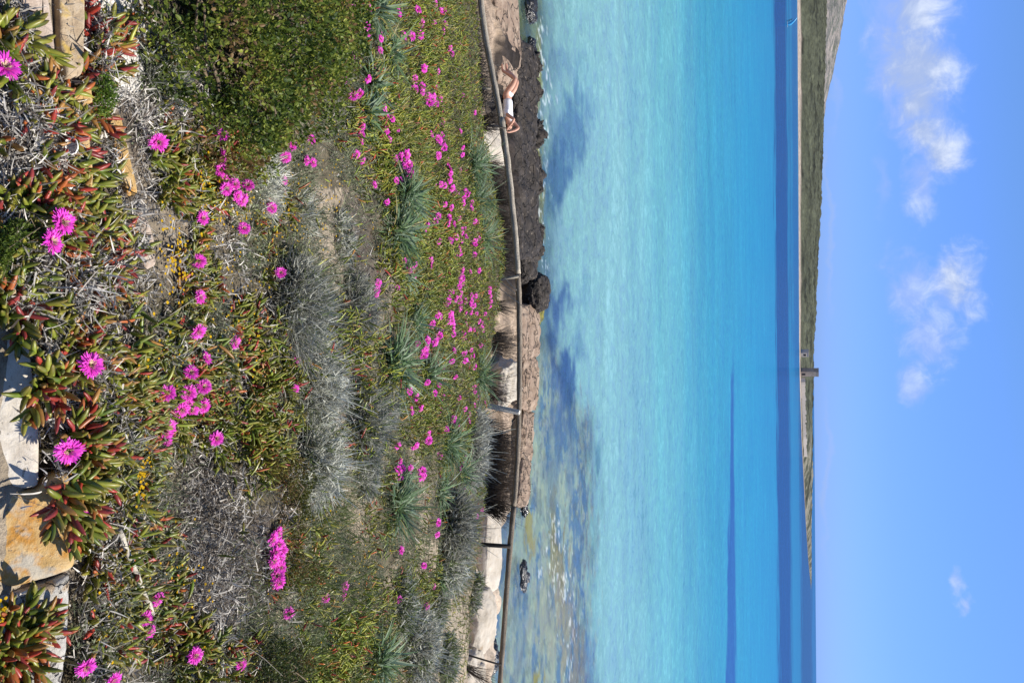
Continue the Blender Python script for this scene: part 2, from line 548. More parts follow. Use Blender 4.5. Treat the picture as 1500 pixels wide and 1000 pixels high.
# ------------------------------------------------------------------ sea
def build_sea():
    ys = np.concatenate([np.geomspace(13.0, 18.5, 20), np.geomspace(18.6, 45, 330), np.geomspace(45.3, 700, 400), np.geomspace(720, 40000, 30)])
    cs = np.linspace(-1, 1, 560); cs = np.sign(cs) * np.abs(cs) ** 1.5
    W = 6 + 0.8 * ys
    X = cs[None] * W[:, None]; Y = np.repeat(ys[:, None], len(cs), 1)
    P = np.stack([X, Y, np.full_like(X, ZS)], -1).reshape(-1, 3)
    px, py = project(P)
    hz = 1188 + 0.0081 * np.clip(py, -800, 1800)
    xr = px - (hz - 1192)                              # height in the picture, levelled
    x, y = P[:, 0], P[:, 1]
    L = lambda *c: 0.80 * np.array([((v / 255) / 12.92 if v < 10.3 else ((v / 255 + 0.055) / 1.055) ** 2.4) for v in c])
    stops = [(740, L(126, 148, 142)), (790, L(140, 184, 190)), (840, L(150, 206, 212)), (900, L(156, 216, 226)), (980, L(122, 206, 222)), (1040, L(74, 180, 216)), (1100, L(52, 172, 222)), (1135, L(44, 160, 216)), (1160, L(42, 146, 200)), (1192, L(38, 116, 180))]
    sp = np.array([s[0] for s in stops], float)
    warp = 14 * fbm(np.stack([x / (0.5 * y + 8), np.log(y) * 14], -1) * 1.3, 4, 5)
    C = 0.60 * np.stack([np.interp(xr + warp * sstep(xr, 1130, 1000), sp, [s[1][k] for s in stops]) for k in range(3)], -1)
    # large soft light and dark streaks
    st = fbm(np.stack([x / (0.09 * y + 2.0), np.log(y) * 30], -1), 5, 15)
    C = C * (1 + 0.10 * st[:, None] * sstep(xr, 1150, 1050)[:, None])
    dark = L(48, 92, 140)
    far = L(16, 62, 122)
    edge = fbm(np.stack([x / (0.05 * y + 1), np.log(y) * 40], -1), 4, 25)
    rag = fbm(np.stack([x / (0.012 * y + 1), np.log(y) * 60], -1), 3, 27)
    def band(c0, c1, soft, amt, colr, lo=-999, hi=2999, fade=60):
        nonlocal C
        e_ = edge * soft * 1.8 + 1.3 * rag
        w = sstep(xr + e_, c0 - soft, c0 + soft) * (1 - sstep(xr + 0.6 * e_, c1 - soft, c1 + soft))
        w = w * sstep(py, lo - fade, lo + fade) * (1 - sstep(py, hi - fade, hi + fade)) * amt
        C = C * (1 - w[:, None]) + colr * w[:, None]
    band(1137, 1156, 2.6, 0.92, far)
    band(1158.5, 1160.5, 1.0, 0.5, far, hi=520)
    band(1162.5, 1170.5, 1.5, 0.75, L(24, 84, 140), hi=560)
    band(1170, 1186, 2.0, 0.9, L(26, 70, 118), lo=560, fade=90)
    wedge0 = np.interp(py, [480, 1000, 1500], [1073.5, 1059, 1048]); wedge1 = np.interp(py, [480, 1000, 1500], [1073.5, 1074.5, 1076])
    w = sstep(xr + edge * 2.5 + 1.5 * rag, wedge0 - 2, wedge0 + 2) * (1 - sstep(xr + edge * 2 + rag, wedge1 - 1.5, wedge1 + 1.5)) * sstep(py, 480, 560) * 0.88
    C = C * (1 - w[:, None]) + L(32, 80, 150) * w[:, None]
    en = fbm(np.stack([x * 0.5, y * 0.35], -1), 5, 33); en2 = fbm(np.stack([x * 1.6, y * 1.2], -1), 4, 37); en3 = fbm(np.stack([x * 1.2, y * 3.0], -1), 4, 39)
    # weedy rock flats under a hand of water at the right, foam where ripples break on them
    P2 = np.stack([x, y], -1)
    s1 = fbm(np.stack([x * 0.8, y * 2.0], -1), 5, 81); s2 = fbm(np.stack([x * 3.0, y * 5.0], -1), 5, 83); s3 = fbm(P2 * 3.5, 3, 85); s4 = fbm(P2 * np.array([5.0, 6.5]), 3, 87)
    lim = np.interp(py, [380, 470, 560, 620, 760, 900, 1200], [790, 800, 838, 862, 868, 866, 862])
    flat = sstep(py, 455, 560) * sstep(lim + 22 * s1 + 10 * s2 - px, -12, 22)
    def lay(w, c):
        nonlocal C
        C = C * (1 - w[:, None]) + c * w[:, None]
    lay(flat * 0.75, L(148, 168, 154))
    lay(flat * sstep(s1 + 0.5 * s2, -0.02, 0.22) * 0.85, L(70, 112, 152))  # blue streaks: sky reflection painted into the water colour
    lay(flat * sstep(s2 - 0.3 * s1, 0.05, 0.3) * 0.5, L(176, 188, 156))
    lay(flat * sstep(s3, 0.08, 0.3) * 0.4, L(88, 98, 92))
    spots_ = [(776, 780, 6, 34, 0.8, (150, 138, 40)), (812, 800, 8, 70, 0.8, (126, 116, 40)), (822, 850, 9, 60, 0.8, (120, 108, 60)), (830, 915, 16, 80, 0.75, (138, 132, 112)), (846, 980, 16, 70, 0.75, (132, 126, 112)), (788, 990, 8, 22, 0.9, (150, 140, 30)), (806, 900, 26, 90, 0.5, (156, 156, 130)),
              (789, 110, 7, 60, 0.8, (160, 160, 60)), (783, 20, 14, 60, 0.6, (140, 160, 120)), (790, 230, 6, 50, 0.9, (160, 150, 40)), (792, 320, 7, 60, 0.8, (140, 140, 60)), (797, 180, 9, 60, 0.5, (160, 200, 196)), (762, 40, 16, 60, 0.6, (136, 156, 120)), (775, 455, 12, 20, 0.7, (130, 124, 30))]
    for (cx, cy, rx, ry, amt, cc) in spots_:
        r = np.sqrt(((px - cx) / rx) ** 2 + ((py - cy) / ry) ** 2) + 0.9 * s1 + 0.9 * s2 + 0.5 * s3
        lay(sstep(r, 1.1, 0.5) * amt, L(*cc))
    fm = np.zeros(len(px))
    for (cx, cy, rx, ry) in [(812, 800, 8, 50), (822, 845, 8, 40), (832, 875, 9, 40), (790, 840, 6, 22), (838, 920, 8, 40), (794, 185, 8, 50), (794, 300, 7, 60), (792, 90, 6, 60), (800, 140, 8, 40), (835, 980, 6, 30), (798, 400, 6, 20)]:
        r = np.sqrt(((px - cx) / rx) ** 2 + ((py - cy) / ry) ** 2) * 0.5
        fm = np.maximum(fm, sstep(1.5 * s4 + 0.5 * s3 - 0.8 * r, 0.10, 0.36))
    lay(fm * 0.38, L(240, 246, 248))
    # weed beds seen through the shallows
    for (cx, cy, rx, ry, amt, cc) in [(835, 190, 30, 85, 0.85, (72, 112, 144)), (822, 90, 26, 60, 0.5, (90, 130, 156)), (815, 255, 22, 55, 0.85, (62, 102, 136)), (858, 120, 18, 80, 0.3, (96, 146, 170)),
                                       (818, 470, 26, 70, 0.95, (66, 100, 140)), (828, 560, 22, 95, 1.0, (60, 96, 142)), (845, 500, 16, 60, 0.6, (80, 120, 150)), (836, 640, 10, 90, 0.6, (72, 112, 148)), (858, 430, 8, 40, 0.5, (90, 136, 160)),
                                       (876, 665, 4, 24, 0.6, (70, 120, 140)), (862, 960, 9, 60, 0.5, (72, 116, 166)), (800, 330, 12, 60, 0.3, (80, 126, 136)), (807, 690, 14, 70, 0.5, (80, 112, 140)), (740, 790, 10, 80, 0.6, (70, 100, 140)), (760, 920, 14, 70, 0.35, (80, 112, 150)), (850, 860, 10, 70, 0.35, (84, 128, 160))]:
        r = np.sqrt(((px - cx) / rx) ** 2 + ((py - cy) / ry) ** 2) + 0.7 * en + 0.55 * en2 + 0.35 * en3
        w = sstep(r, 1.15, 0.35) * amt
        C = C * (1 - w[:, None]) + L(*cc) * w[:, None]
    # how far one sees into the water
    clear_to = np.interp(py, [-200, 60, 400, 470, 560, 620, 760, 900, 1200], [818, 818, 818, 826, 846, 872, 880, 872, 872])
    A = sstep(px + 18 * en + 12 * en2, clear_to - 60, clear_to + 14)
    A = 0.14 + 0.86 * A
    A = np.where(px > 950, 1.0, A)
    A = np.maximum(A, np.maximum(flat * 0.72, fm))
    i = np.arange(len(ys) - 1)[:, None] * len(cs); j = np.arange(len(cs) - 1)[None]
    q = np.stack([i + j, i + j + 1, i + len(cs) + j + 1, i + len(cs) + j], -1).reshape(-1, 4)
    m, t, out = new_mat('sea_water')
    atn = t.node('ShaderNodeAttribute', attribute_name='Col')
    ata = t.node('ShaderNodeAttribute', attribute_name='murk')
    pos = t.node('ShaderNodeNewGeometry').outputs['Position']
    w1 = t.noise(1.6, 7, 0.68, t.scalevec(pos, (0.8, 1.0, 1)), 0.6)
    w2 = t.noise(0.25, 4, 0.6, t.scalevec(pos, (0.35, 1.0, 1)), 0.5)
    w3 = t.noise(7.0, 3, 0.6, t.scalevec(pos, (0.6, 1.0, 1)), 0.4)
    h = t.math('ADD', t.math('ADD', t.math('MULTIPLY', w1, 0.5), t.math('MULTIPLY', w2, 1.6)), t.math('MULTIPLY', w3, 0.12))
    nrm = t.bump(h, 0.55, 0.35)
    fl = t.math('ADD', t.math('ADD', t.math('MULTIPLY', w1, 0.5), t.math('MULTIPLY', w2, 0.25)), t.math('MULTIPLY', w3, 0.25))
    c = t.mix(0.85, atn.outputs['Color'], t.ramp(fl, [(0.36, (0.50, 0.66, 0.74)), (0.45, (0.95, 0.9, 1.02)), (0.52, (1, 1.04, 0.96)), (0.64, (1.5, 1.38, 1.32))]), 'MULTIPLY')  # ripples' light and dark sky reflections painted into the base colour
    dif = t.node('ShaderNodeBsdfDiffuse'); t.set(dif.inputs[0], c); t.set(dif.inputs['Normal'], nrm)
    trn = t.node('ShaderNodeBsdfTransparent'); trn.inputs[0].default_value = (0.80, 0.93, 0.92, 1)
    m1 = t.node('ShaderNodeMixShader'); t.set(m1.inputs[0], ata.outputs['Fac'])
    t.l.new(trn.outputs[0], m1.inputs[1]); t.l.new(dif.outputs[0], m1.inputs[2])
    gl = t.node('ShaderNodeBsdfGlossy'); gl.inputs['Roughness'].default_value = 0.12; t.set(gl.inputs['Normal'], nrm)
    fr = t.node('ShaderNodeFresnel'); fr.inputs[0].default_value = 1.33; t.set(fr.inputs['Normal'], nrm)
    # a rough sea reflects far less at grazing angles than a mirror would
    ff = t.math('MINIMUM', t.math('MULTIPLY', fr.outputs[0], 0.8), 0.22)
    m2 = t.node('ShaderNodeMixShader'); t.set(m2.inputs[0], ff)
    t.l.new(m1.outputs[0], m2.inputs[1]); t.l.new(gl.outputs[0], m2.inputs[2]); t.l.new(m2.outputs[0], out.inputs[0])
    g = Geo(); g.add(P, [q], C)
    o = g.build('sea', m)
    fa = o.data.attributes.new('murk', 'FLOAT', 'POINT'); fa.data.foreach_set('value', A.astype(np.float32))
    tag(o, kind='structure')


build_sea()


# ------------------------------------------------------------------ sky with clouds at infinity
def build_sky():
    t = NT(world.node_tree)
    bg = t.n['Background']
    sky = t.node('ShaderNodeTexSky'); sky.sky_type = 'NISHITA'; sky.sun_disc = False
    sky.sun_elevation = SUN_EL; sky.sun_rotation = SUN_AZ
    sky.altitude = 0; sky.air_density = 1.0; sky.dust_density = 0.15; sky.ozone_density = 3.5
    dirv = t.node('ShaderNodeTexCoord').outputs['Generated']
    sep = t.node('ShaderNodeSeparateXYZ'); t.l.new(dirv, sep.inputs[0])
    az = t.math('ARCTAN2', sep.outputs[0], sep.outputs[1])
    el = t.math('ARCSINE', sep.outputs[2])
    cmb = t.node('ShaderNodeCombineXYZ'); t.set(cmb.inputs[0], az); t.set(cmb.inputs[1], el)
    uv = cmb.outputs[0]
    warp = t.noise(14, 5, 0.6, uv, 0, 1)
    wv = t.node('ShaderNodeVectorMath', operation='MULTIPLY_ADD'); t.l.new(warp, wv.inputs[0]); wv.inputs[1].default_value = (0.05, 0.05, 0); t.l.new(uv, wv.inputs[2])
    off = t.node('ShaderNodeVectorMath', operation='SUBTRACT'); t.l.new(wv.outputs[0], off.inputs[0]); off.inputs[1].default_value = (0.025, 0.025, 0)
    s2 = t.node('ShaderNodeSeparateXYZ'); t.l.new(off.outputs[0], s2.inputs[0])
    def aze(px, py):
        d = norm(ray(px, py)); return math.atan2(d[0], d[1]), math.asin(d[2])
    def blob(px, py, rx, ry):
        a0, e0 = aze(px, py); a1, e1 = aze(px + rx, py); a2, e2 = aze(px, py + ry)
        u = t.math('DIVIDE', t.math('SUBTRACT', s2.outputs[0], a0), abs(a2 - a0))
        v = t.math('DIVIDE', t.math('SUBTRACT', s2.outputs[1], e0), abs(e1 - e0))
        r = t.math('SQRT', t.math('ADD', t.math('MULTIPLY', u, u), t.math('MULTIPLY', v, v)))
        return t.math('SUBTRACT', 1.0, r)
    def union(bs):
        m = None
        for b in bs: m = blob(*b) if m is None else t.math('MAXIMUM', m, blob(*b))
        return m
    n1 = t.noise(30, 7, 0.62, uv, 0.4); n2 = t.noise(11, 4, 0.55, uv)
    nn = t.math('SUBTRACT', t.math('ADD', t.math('MULTIPLY', n1, 1.3), t.math('MULTIPLY', n2, 0.9)), 1.1)
    big = union([(1345, 15, 100, 120), (1338, 95, 92, 100), (1346, 150, 74, 90), (1376, 225, 58, 62), (1356, 195, 58, 74), (1398, 410, 60, 82), (1330, -90, 90, 110)])
    d_big = t.smooth(t.math('ADD', big, nn), 0.03, 0.95)
    thin = union([(1345, 270, 40, 80), (1335, 420, 54, 90), (1360, 490, 56, 80), (1342, 560, 36, 50), (1418, 885, 18, 26), (1400, 850, 14, 30), (1308, 120, 22, 110)])
    d_thin = t.math('MULTIPLY', t.smooth(t.math('ADD', thin, t.math('MULTIPLY', nn, 1.4)), 0.0, 0.95), 0.6)
    wisp = union([(1222, 80, 9, 150), (1216, 330, 7, 170), (1212, 690, 8, 190), (1290, 260, 14, 60)])
    d_w = t.math('MULTIPLY', t.smooth(t.math('ADD', wisp, nn), 0.0, 1.0), 0.34)
    dens = t.math('MAXIMUM', t.math('MAXIMUM', d_big, d_thin), d_w)
    # cloud tops face the sun; their undersides are greyer
    lit = t.smooth(t.math('ADD', n1, t.math('MULTIPLY', t.math('SUBTRACT', s2.outputs[1], 0.13), 2.2)), 0.38, 0.80)
    cc = t.mix(lit, (3.9, 4.9, 7.4, 1), (7.8, 8.5, 9.8, 1))
    air = t.ramp(t.math('MULTIPLY', el, 2.0, clamp=True), [(0.0, (0.355, 0.64, 1.75)), (0.16, (0.46, 0.70, 1.66)), (0.5, (0.73, 0.98, 1.28)), (1.0, (0.86, 1.02, 1.2))])
    tint = t.mix(1.0, sky.outputs[0], air, 'MULTIPLY')
    c = t.mix(t.math('MULTIPLY', dens, 0.92), tint, cc)
    t.l.new(c, bg.inputs[0]); bg.inputs[1].default_value = 0.078


build_sky()


# ------------------------------------------------------------------ plant templates
def finger(nside, rings, curve=0.16, keel=0.0):
    prof = np.interp(rings, [0, 0.15, 0.4, 0.75, 0.93, 1.0], [0.30, 0.45, 0.5, 0.42, 0.22, 0.05])
    a = np.linspace(0, 2 * np.pi, nside, endpoint=False) + 0.5
    V = []
    for t, p in zip(rings, prof):
        for q in a: V.append((p * math.cos(q) + 0, p * math.sin(q), t))
    V = np.array(V); T = V[:, 2].copy()
    V = np.concatenate([V, [[0, 0, 1.03]]]); T = np.append(T, 1.0)
    q = []
    for i in range(len(rings) - 1):
        for j in range(nside): q.append((i * nside + j, i * nside + (j + 1) % nside, (i + 1) * nside + (j + 1) % nside, (i + 1) * nside + j))
    k = (len(rings) - 1) * nside
    tr = [(k + j, k + (j + 1) % nside, len(V) - 1) for j in range(nside)]
    return V, [np.array(q), np.array(tr)], T, curve


def bent(TV, curve):
    V = TV.copy(); V[:, 0] += curve * V[:, 2] ** 2 * 1.0
    return V


FN_V, FN_F, FN_T, _ = finger(5, [0, 0.2, 0.5, 0.8, 0.94])
FF_V, FF_F, FF_T, _ = finger(3, [0, 0.45, 0.85])
OV_V = np.array([[0, 0, 0], [-0.35, 0.06, 0.3], [0.35, 0.06, 0.3], [-0.33, 0.05, 0.68], [0.33, 0.05, 0.68], [0, -0.03, 1.0], [0, -0.04, 0.5]])
OV_F = [np.array([[0, 6, 1], [0, 2, 6], [1, 6, 3], [2, 4, 6], [3, 6, 5], [4, 5, 6]])]
OV_T = OV_V[:, 2]
GREENS = np.array([[0.150, 0.210, 0.022], [0.215, 0.265, 0.030], [0.105, 0.165, 0.022], [0.290, 0.310, 0.040], [0.185, 0.200, 0.028]])
REDS = np.array([[0.42, 0.055, 0.035], [0.46, 0.13, 0.035], [0.30, 0.045, 0.040], [0.40, 0.20, 0.05]])


def leaf_colours(k, red, r=None):
    r = r or rng
    c = GREENS[r.integers(0, len(GREENS), k)] * r.uniform(0.75, 1.3, (k, 1))
    tip = c * 0.65 + np.array([0.30, 0.05, 0.03]) * 0.35
    isr = r.random(k) < red
    rr = REDS[r.integers(0, len(REDS), k)] * r.uniform(0.7, 1.2, (k, 1))
    c = np.where(isr[:, None], rr, c); tip = np.where(isr[:, None], rr * 1.05, tip)
    return c, tip


def make_flower_meshes(n_pet, seed, simple=False):
    """magenta daisy-like flower of radius 1: petals and centre as two meshes (or one for far ones)"""
    r = np.random.default_rng(seed)
    g = Geo()
    for layer, (el, rad, cnt) in enumerate(((0.22, 1.0, n_pet), (0.5, 0.88, n_pet), (0.9, 0.62, n_pet // 2))):
        a = np.linspace(0, 2 * np.pi, cnt, endpoint=False) + r.normal(size=cnt) * 0.06 + layer
        e = el + r.normal(size=cnt) * 0.13
        d = np.stack([np.cos(a) * np.cos(e), np.sin(a) * np.cos(e), np.sin(e)], -1)
        sd = np.stack([-np.sin(a), np.cos(a), 0 * a], -1) + r.normal(size=(cnt, 3)) * 0.25
        p0 = np.stack([np.cos(a), np.sin(a), 0 * a], -1) * 0.16
        c = np.array([0.90, 0.055, 0.66]) * r.uniform(0.8, 1.15, (cnt, 1)) + r.uniform(0, 0.05, (cnt, 1)) * np.array([1, 1, 1.0])
        base = np.array([0.72, 0.16, 0.50])
        Lr = rad * r.uniform(0.78, 1.0, cnt) - 0.16
        bend = np.stack([0 * a, 0 * a, -0.16 + r.normal(size=cnt) * 0.1], -1)
        ribbons(g, p0, d, Lr, (0.52 if simple else 0.15) * r.uniform(0.8, 1.2, cnt), bend, norm(sd), 2 if simple else 3,
                np.array([0.6, 1.0, 0.25]) if simple else np.array([0.55, 0.95, 1.0, 0.3]), np.tile(base, (cnt, 1)) * 0.5 + c * 0.5, tipC=c)
    gc = g if simple else Geo()
    mi = 1 if simple else 0
    k = 10 if simple else 64
    a = r.uniform(0, 2 * np.pi, k); q = np.sqrt(r.random(k)) * 0.27
    p0 = np.stack([np.cos(a) * q, np.sin(a) * q, 0.02 + 0 * a], -1)
    d = norm(np.stack([np.cos(a) * 0.5, np.sin(a) * 0.5, 1 + 0 * a], -1) + r.normal(size=(k, 3)) * 0.15)
    ribbons(gc, p0, d, r.uniform(0.15, 0.28, k), 0.11 if simple else 0.045, d * 0, perp(d, r), 2, np.array([1, 1, 0.7]), np.array([0.70, 0.50, 0.30]), tipC=np.array([0.86, 0.76, 0.52]), m=mi)
    gb = gc
    # green calyx under the petals
    aa = np.linspace(0, 2 * np.pi, 8, endpoint=False)
    V = np.concatenate([np.stack([np.cos(aa) * 0.2, np.sin(aa) * 0.2, 0 * aa + 0.01], -1), np.stack([np.cos(aa) * 0.26, np.sin(aa) * 0.26, 0 * aa - 0.22], -1), [[0, 0, -0.5]]])
    j = np.arange(8); j2 = (j + 1) % 8
    gb.add(V, [np.stack([j, j2, 8 + j2, 8 + j], -1), np.stack([8 + j, 8 + j2, np.full(8, 16)], -1)], np.array([0.14, 0.17, 0.04]), mi)
    if simple: return g.mesh('flower', [M_petal, M_leaf], False), None
    return g.mesh('petals', M_petal, False), gc.mesh('centre', M_leaf, False)


FL_NEAR = [make_flower_meshes(46, 5 + i) for i in range(4)]
FL_FAR = [make_flower_meshes(15, 50 + i, True)[0] for i in range(5)]


def facing(P, spread=0.28):
    v = Vector((rng.normal() * spread + 0.15, rng.normal() * spread - 0.22, 1.0)).normalized()
    return v.to_track_quat('Z', 'Y').to_matrix().to_4x4() @ Matrix.Rotation(rng.uniform(0, 6.28), 4, 'Z')


def lift(P, h):
    """a point h above the ground on the same sight line"""
    P = np.asarray(P, float); return P * ((P[..., 2:3] + h) / P[..., 2:3])


def flower(P, size, near=True, root=None, label=None, group=None):
    """root given: the flower is a part of that plant; else it is a thing of its own in the carpet"""
    M = Matrix.Translation(Vector([float(v) for v in P])) @ facing(P) @ Matrix.Scale(size, 4)
    if near:
        pm, cm = FL_NEAR[rng.integers(0, len(FL_NEAR))]
        o = bpy.data.objects.new('flower', pm); col.objects.link(o)
        c = bpy.data.objects.new('centre', cm); col.objects.link(c); c.parent = o
        if root is not None:
            o.parent = root; M = Matrix.Translation(-root.location) @ M
    else:
        o = bpy.data.objects.new('flower', FL_FAR[rng.integers(0, len(FL_FAR))]); col.objects.link(o)
    o.matrix_local = M
    if root is None:
        o.name = 'ice_plant_flower'; tag(o, label, 'flower', group)
    return o


def stalks(g, pts, size):
    """short green stalk under each flower, down to the ground"""
    for P, s in zip(pts, size):
        q = np.array([P[0] + rng.normal() * 0.01, P[1] + 0.01, float(lz(P[0], P[1]))])
        tube(g, [P - np.array([0, 0, 0.3 * s]), (P + q) / 2, q], [0.14 * s, 0.10 * s, 0.12 * s], 5, (0.16, 0.14, 0.05), False)


def shoots(g, starts, size=1.0, red=0.3, n_nodes=(5, 9), az=None, rise=0.03, near=True):
    pos, dr, ln, wd, rl, cc, tc = [], [], [], [], [], [], []
    size0 = size
    for s in starts:
        cy0 = 100 if s[1] < 1.62 else 400
        size = size0 * (1.0 if cy0 == 100 else 0.84)
        n = int(rng.integers(*n_nodes)); a = rng.uniform(0, 2 * np.pi) if az is None else az + rng.normal() * 0.5
        sr = float(np.clip(red * (0.75 if cy0 < 190 else 0.5) + rng.normal() * 0.25, 0, 1))
        x, y = s[0], s[1]
        pts = []
        gap = rng.uniform(0.013, 0.02) * size
        for k in range(n):
            a += rng.normal() * 0.16
            x += math.cos(a) * gap; y += math.sin(a) * gap
            z = float(lz(x, y)) + 0.010 + (s[2] if len(s) > 2 else 0) + rise * (k / n) ** 1.5
            pts.append((x, y, z))
        pts = np.array(pts); tn = norm(np.gradient(pts, axis=0))
        if near: tube(g, pts, 0.0035 * size, 5, (0.22, 0.09, 0.05), False)
        up = np.array([0, 0, 1.0])
        for k in range(n):
            f = k / max(n - 1, 1); t = tn[k]
            sd = norm(np.cross(t, up)); u2 = np.cross(sd, t)
            q = (k % 2) * 1.45 + rng.normal() * 0.25
            ax = math.cos(q) * sd + math.sin(q) * u2
            for sg in (-1, 1):
                v = t * (0.55 + 1.0 * f * f) + sg * ax * (0.9 - 0.35 * f) + up * 0.28 + rng.normal(size=3) * 0.12
                if v[2] < -0.1: v[2] = abs(v[2]) * 0.5
                pos.append(pts[k]); dr.append(v)
                ln.append(size * rng.uniform(0.042, 0.066) * (1 - 0.25 * f * f)); wd.append(size * rng.uniform(0.0130, 0.0175) * (1 - 0.15 * f))
                rl.append(rng.uniform(0, 6.28))
                isr = rng.random() < sr * (1.15 - 0.45 * f)
                b = REDS[rng.integers(0, 4)] * rng.uniform(0.7, 1.15) if isr else GREENS[rng.integers(0, 5)] * rng.uniform(0.75, 1.3)
                cc.append(b * (0.85 if not isr else 1)); tc.append(b if isr else b * 0.7 + REDS[0] * 0.22)
    TV, TF, TT = (FN_V, FN_F, FN_T) if near else (FF_V, FF_F, FF_T)
    scatter(g, bent(TV, 0.9), TF, np.array(pos), np.array(dr), np.array(ln), np.array(rl), np.array(cc), np.array(wd), np.array(tc), TT ** 3)


ICE = 'ice plant clumps near the wall'


def ice_plant(label, cx, cy, rx, ry, n, red=0.3, flowers=(), size=1.0, az=None, fs=0.031, rise=0.03, over=0.0, nodes=(5, 9)):
    n = max(5, int(n * 0.66)); a = rng.uniform(0, 6.28, n); q = np.sqrt(rng.random(n))
    P = hit(cx + rx * q * np.cos(a), cy + ry * q * np.sin(a))
    if over: P[:, 2] = over
    else: P[:, 2] = 0
    c = hit1(cx, cy)
    root = empty('ice_plant', c, label, 'ice plant', ICE)
    g = Geo(); shoots(g, P, size, red, nodes, az, rise)
    F = [lift(hit1(*f), 0.095 + over + rng.uniform(0, 0.02)) for f in flowers]
    S = [fs * rng.uniform(0.9, 1.08) for f in flowers]
    if F: stalks(g, F, S)
    g.V = [v - c for v in g.V]
    g.build('leaves', M_leaf, root)
    for p, s_ in zip(F, S): flower(p, s_, True, root)
    return root


# ------------------------------------------------------------------ near ice plants with their flowers
ice_plant('ice plant at the picture corner, one wide magenta flower cut by the edge', 4, 70, 18, 60, 14, 0.3, [(8, 97)], fs=0.036)
ice_plant('red and green ice plant creeping from the brown slab onto white gravel', 136, 92, 24, 42, 17, 0.75, (), az=2.6)
ice_plant('sparse red ice plant shoots on grey litter beside the brown slab', 98, 160, 40, 30, 10, 0.9)
ice_plant('green and red ice plant among dry litter left of the white shell', 45, 215, 40, 44, 20, 0.55)
ice_plant('ice plant with two overlapping big magenta flowers', 62, 300, 46, 44, 44, 0.4, [(90, 325), (74, 354)], fs=0.034)
ice_plant('flowerless ice plant with red shoots just beyond the two overlapping big flowers', 135, 372, 28, 46, 34, 0.5)
ice_plant('mostly green ice plant creeping over the corner of the cream slab', 24, 446, 20, 34, 20, 0.22, (), nodes=(4, 7))
ice_plant('orange and green ice plant with one large flower past the cream slab', 108, 525, 30, 40, 40, 0.5, [(131, 534)], fs=0.036, nodes=(4, 7))
ice_plant('dark green ice plant hanging over the cream slab towards the viewer', 56, 560, 16, 20, 12, 0.12, (), az=-1.5, rise=0.05, over=0.05)
ice_plant('dense green ice plant trailing away from the slab edge over twigs', 165, 585, 36, 34, 56, 0.15, (), az=1.4)
ice_plant('ice plant with a large flower above the joint of two slabs', 104, 655, 22, 30, 34, 0.35, [(97, 660)], fs=0.037, over=0.03, nodes=(3, 6))
ice_plant('long green ice plant trail lying on the ochre slab', 72, 702, 12, 12, 14, 0.1, (), az=-0.15, over=0.06, nodes=(6, 9))
ice_plant('yellow and red ice plant filling the bottom corner over the grey cracked slab', 14, 955, 22, 44, 46, 0.45, (), size=0.95, over=0.02, nodes=(4, 7))
ice_plant('thin ice plant with one half hidden flower by the ochre slab', 150, 725, 30, 60, 28, 0.35, [(118, 756)], fs=0.026)
ice_plant('green ice plant beside the bleached stick', 142, 790, 16, 36, 20, 0.25)
ice_plant('green ice plant along the grey cracked slab, a flower at its end', 158, 910, 22, 80, 40, 0.22, [(126, 977), (166, 996)], fs=0.026)
ice_plant('small ice plant with a single flower by the flat yellowish stone', 232, 225, 30, 34, 22, 0.3, [(234, 208)], fs=0.029)
ice_plant('ice plant bearing a trail of flowers at the foot of the big green bush', 325, 240, 34, 60, 50, 0.35, [(324, 197), (326, 230), (322, 249), (334, 266), (347, 269), (364, 271), (350, 287), (358, 293), (333, 276)], fs=0.028)
ice_plant('flat green ice plant among yellow herbs, two flowers far apart', 270, 290, 34, 44, 40, 0.25, [(301, 319), (360, 334)], fs=0.025)
ice_plant('ice plant with one flower in front of pale grey herbs', 285, 385, 30, 34, 28, 0.25, [(295, 382)], fs=0.029)
ice_plant('low ice plant with one flower left of the flower cluster', 282, 436, 30, 28, 26, 0.3, [(292, 435)], fs=0.028)
ice_plant('ice plant carrying a cluster of a dozen flowers mid slope', 262, 570, 44, 76, 90, 0.28, [(284, 486), (298, 524), (275, 545), (245, 575), (271, 575), (271, 585), (263, 600), (279, 601), (298, 594), (296, 566), (245, 626), (239, 636), (237, 645)], fs=0.029)
ice_plant('ice plant with a lone flower beside a dark hollow of dead twigs', 315, 640, 24, 30, 24, 0.35, [(318, 642)], fs=0.027)
ice_plant('ice plant with a tight row of flowers facing the dead twigs', 408, 815, 18, 56, 44, 0.25, [(400, 789), (410, 781), (408, 798), (404, 810), (413, 806), (410, 818), (404, 822), (411, 832), (407, 843), (409, 853)], fs=0.034)
ice_plant('ice plant at the lower end of the bleached stick, three flowers', 222, 900, 24, 36, 32, 0.4, [(237, 879), (217, 906), (221, 925)], fs=0.026)
ice_plant('ice plant in deep shade with one bright flower', 272, 955, 30, 34, 34, 0.25, [(281, 959)], fs=0.03)
ice_plant('ice plant at the picture edge with a half closed flower', 352, 962, 24, 30, 26, 0.25, [(353, 973)], fs=0.025)
ice_plant('reddish ice plant between two silver bushes with a flower and a bud', 432, 550, 26, 46, 40, 0.55, [(434, 570), (433, 528)], fs=0.026)
ice_plant('broad green ice plant without flowers in front of the silver bushes', 392, 610, 34, 60, 90, 0.2)
ice_plant('ice plant with one flower right beside the tall grey bush', 402, 395, 20, 30, 26, 0.35, [(411, 399)], fs=0.027)
ice_plant('ice plant with one flower among dry stems', 350, 500, 26, 50, 44, 0.3, [(348, 501)], fs=0.027)
ice_plant('ice plant with one flower at the edge of a bare sand streak', 395, 300, 26, 36, 34, 0.35, [(402, 304), (417, 264)], fs=0.026)
ice_plant('lone ice plant with red leaves on dark dead twigs', 225, 770, 26, 24, 12, 0.7)
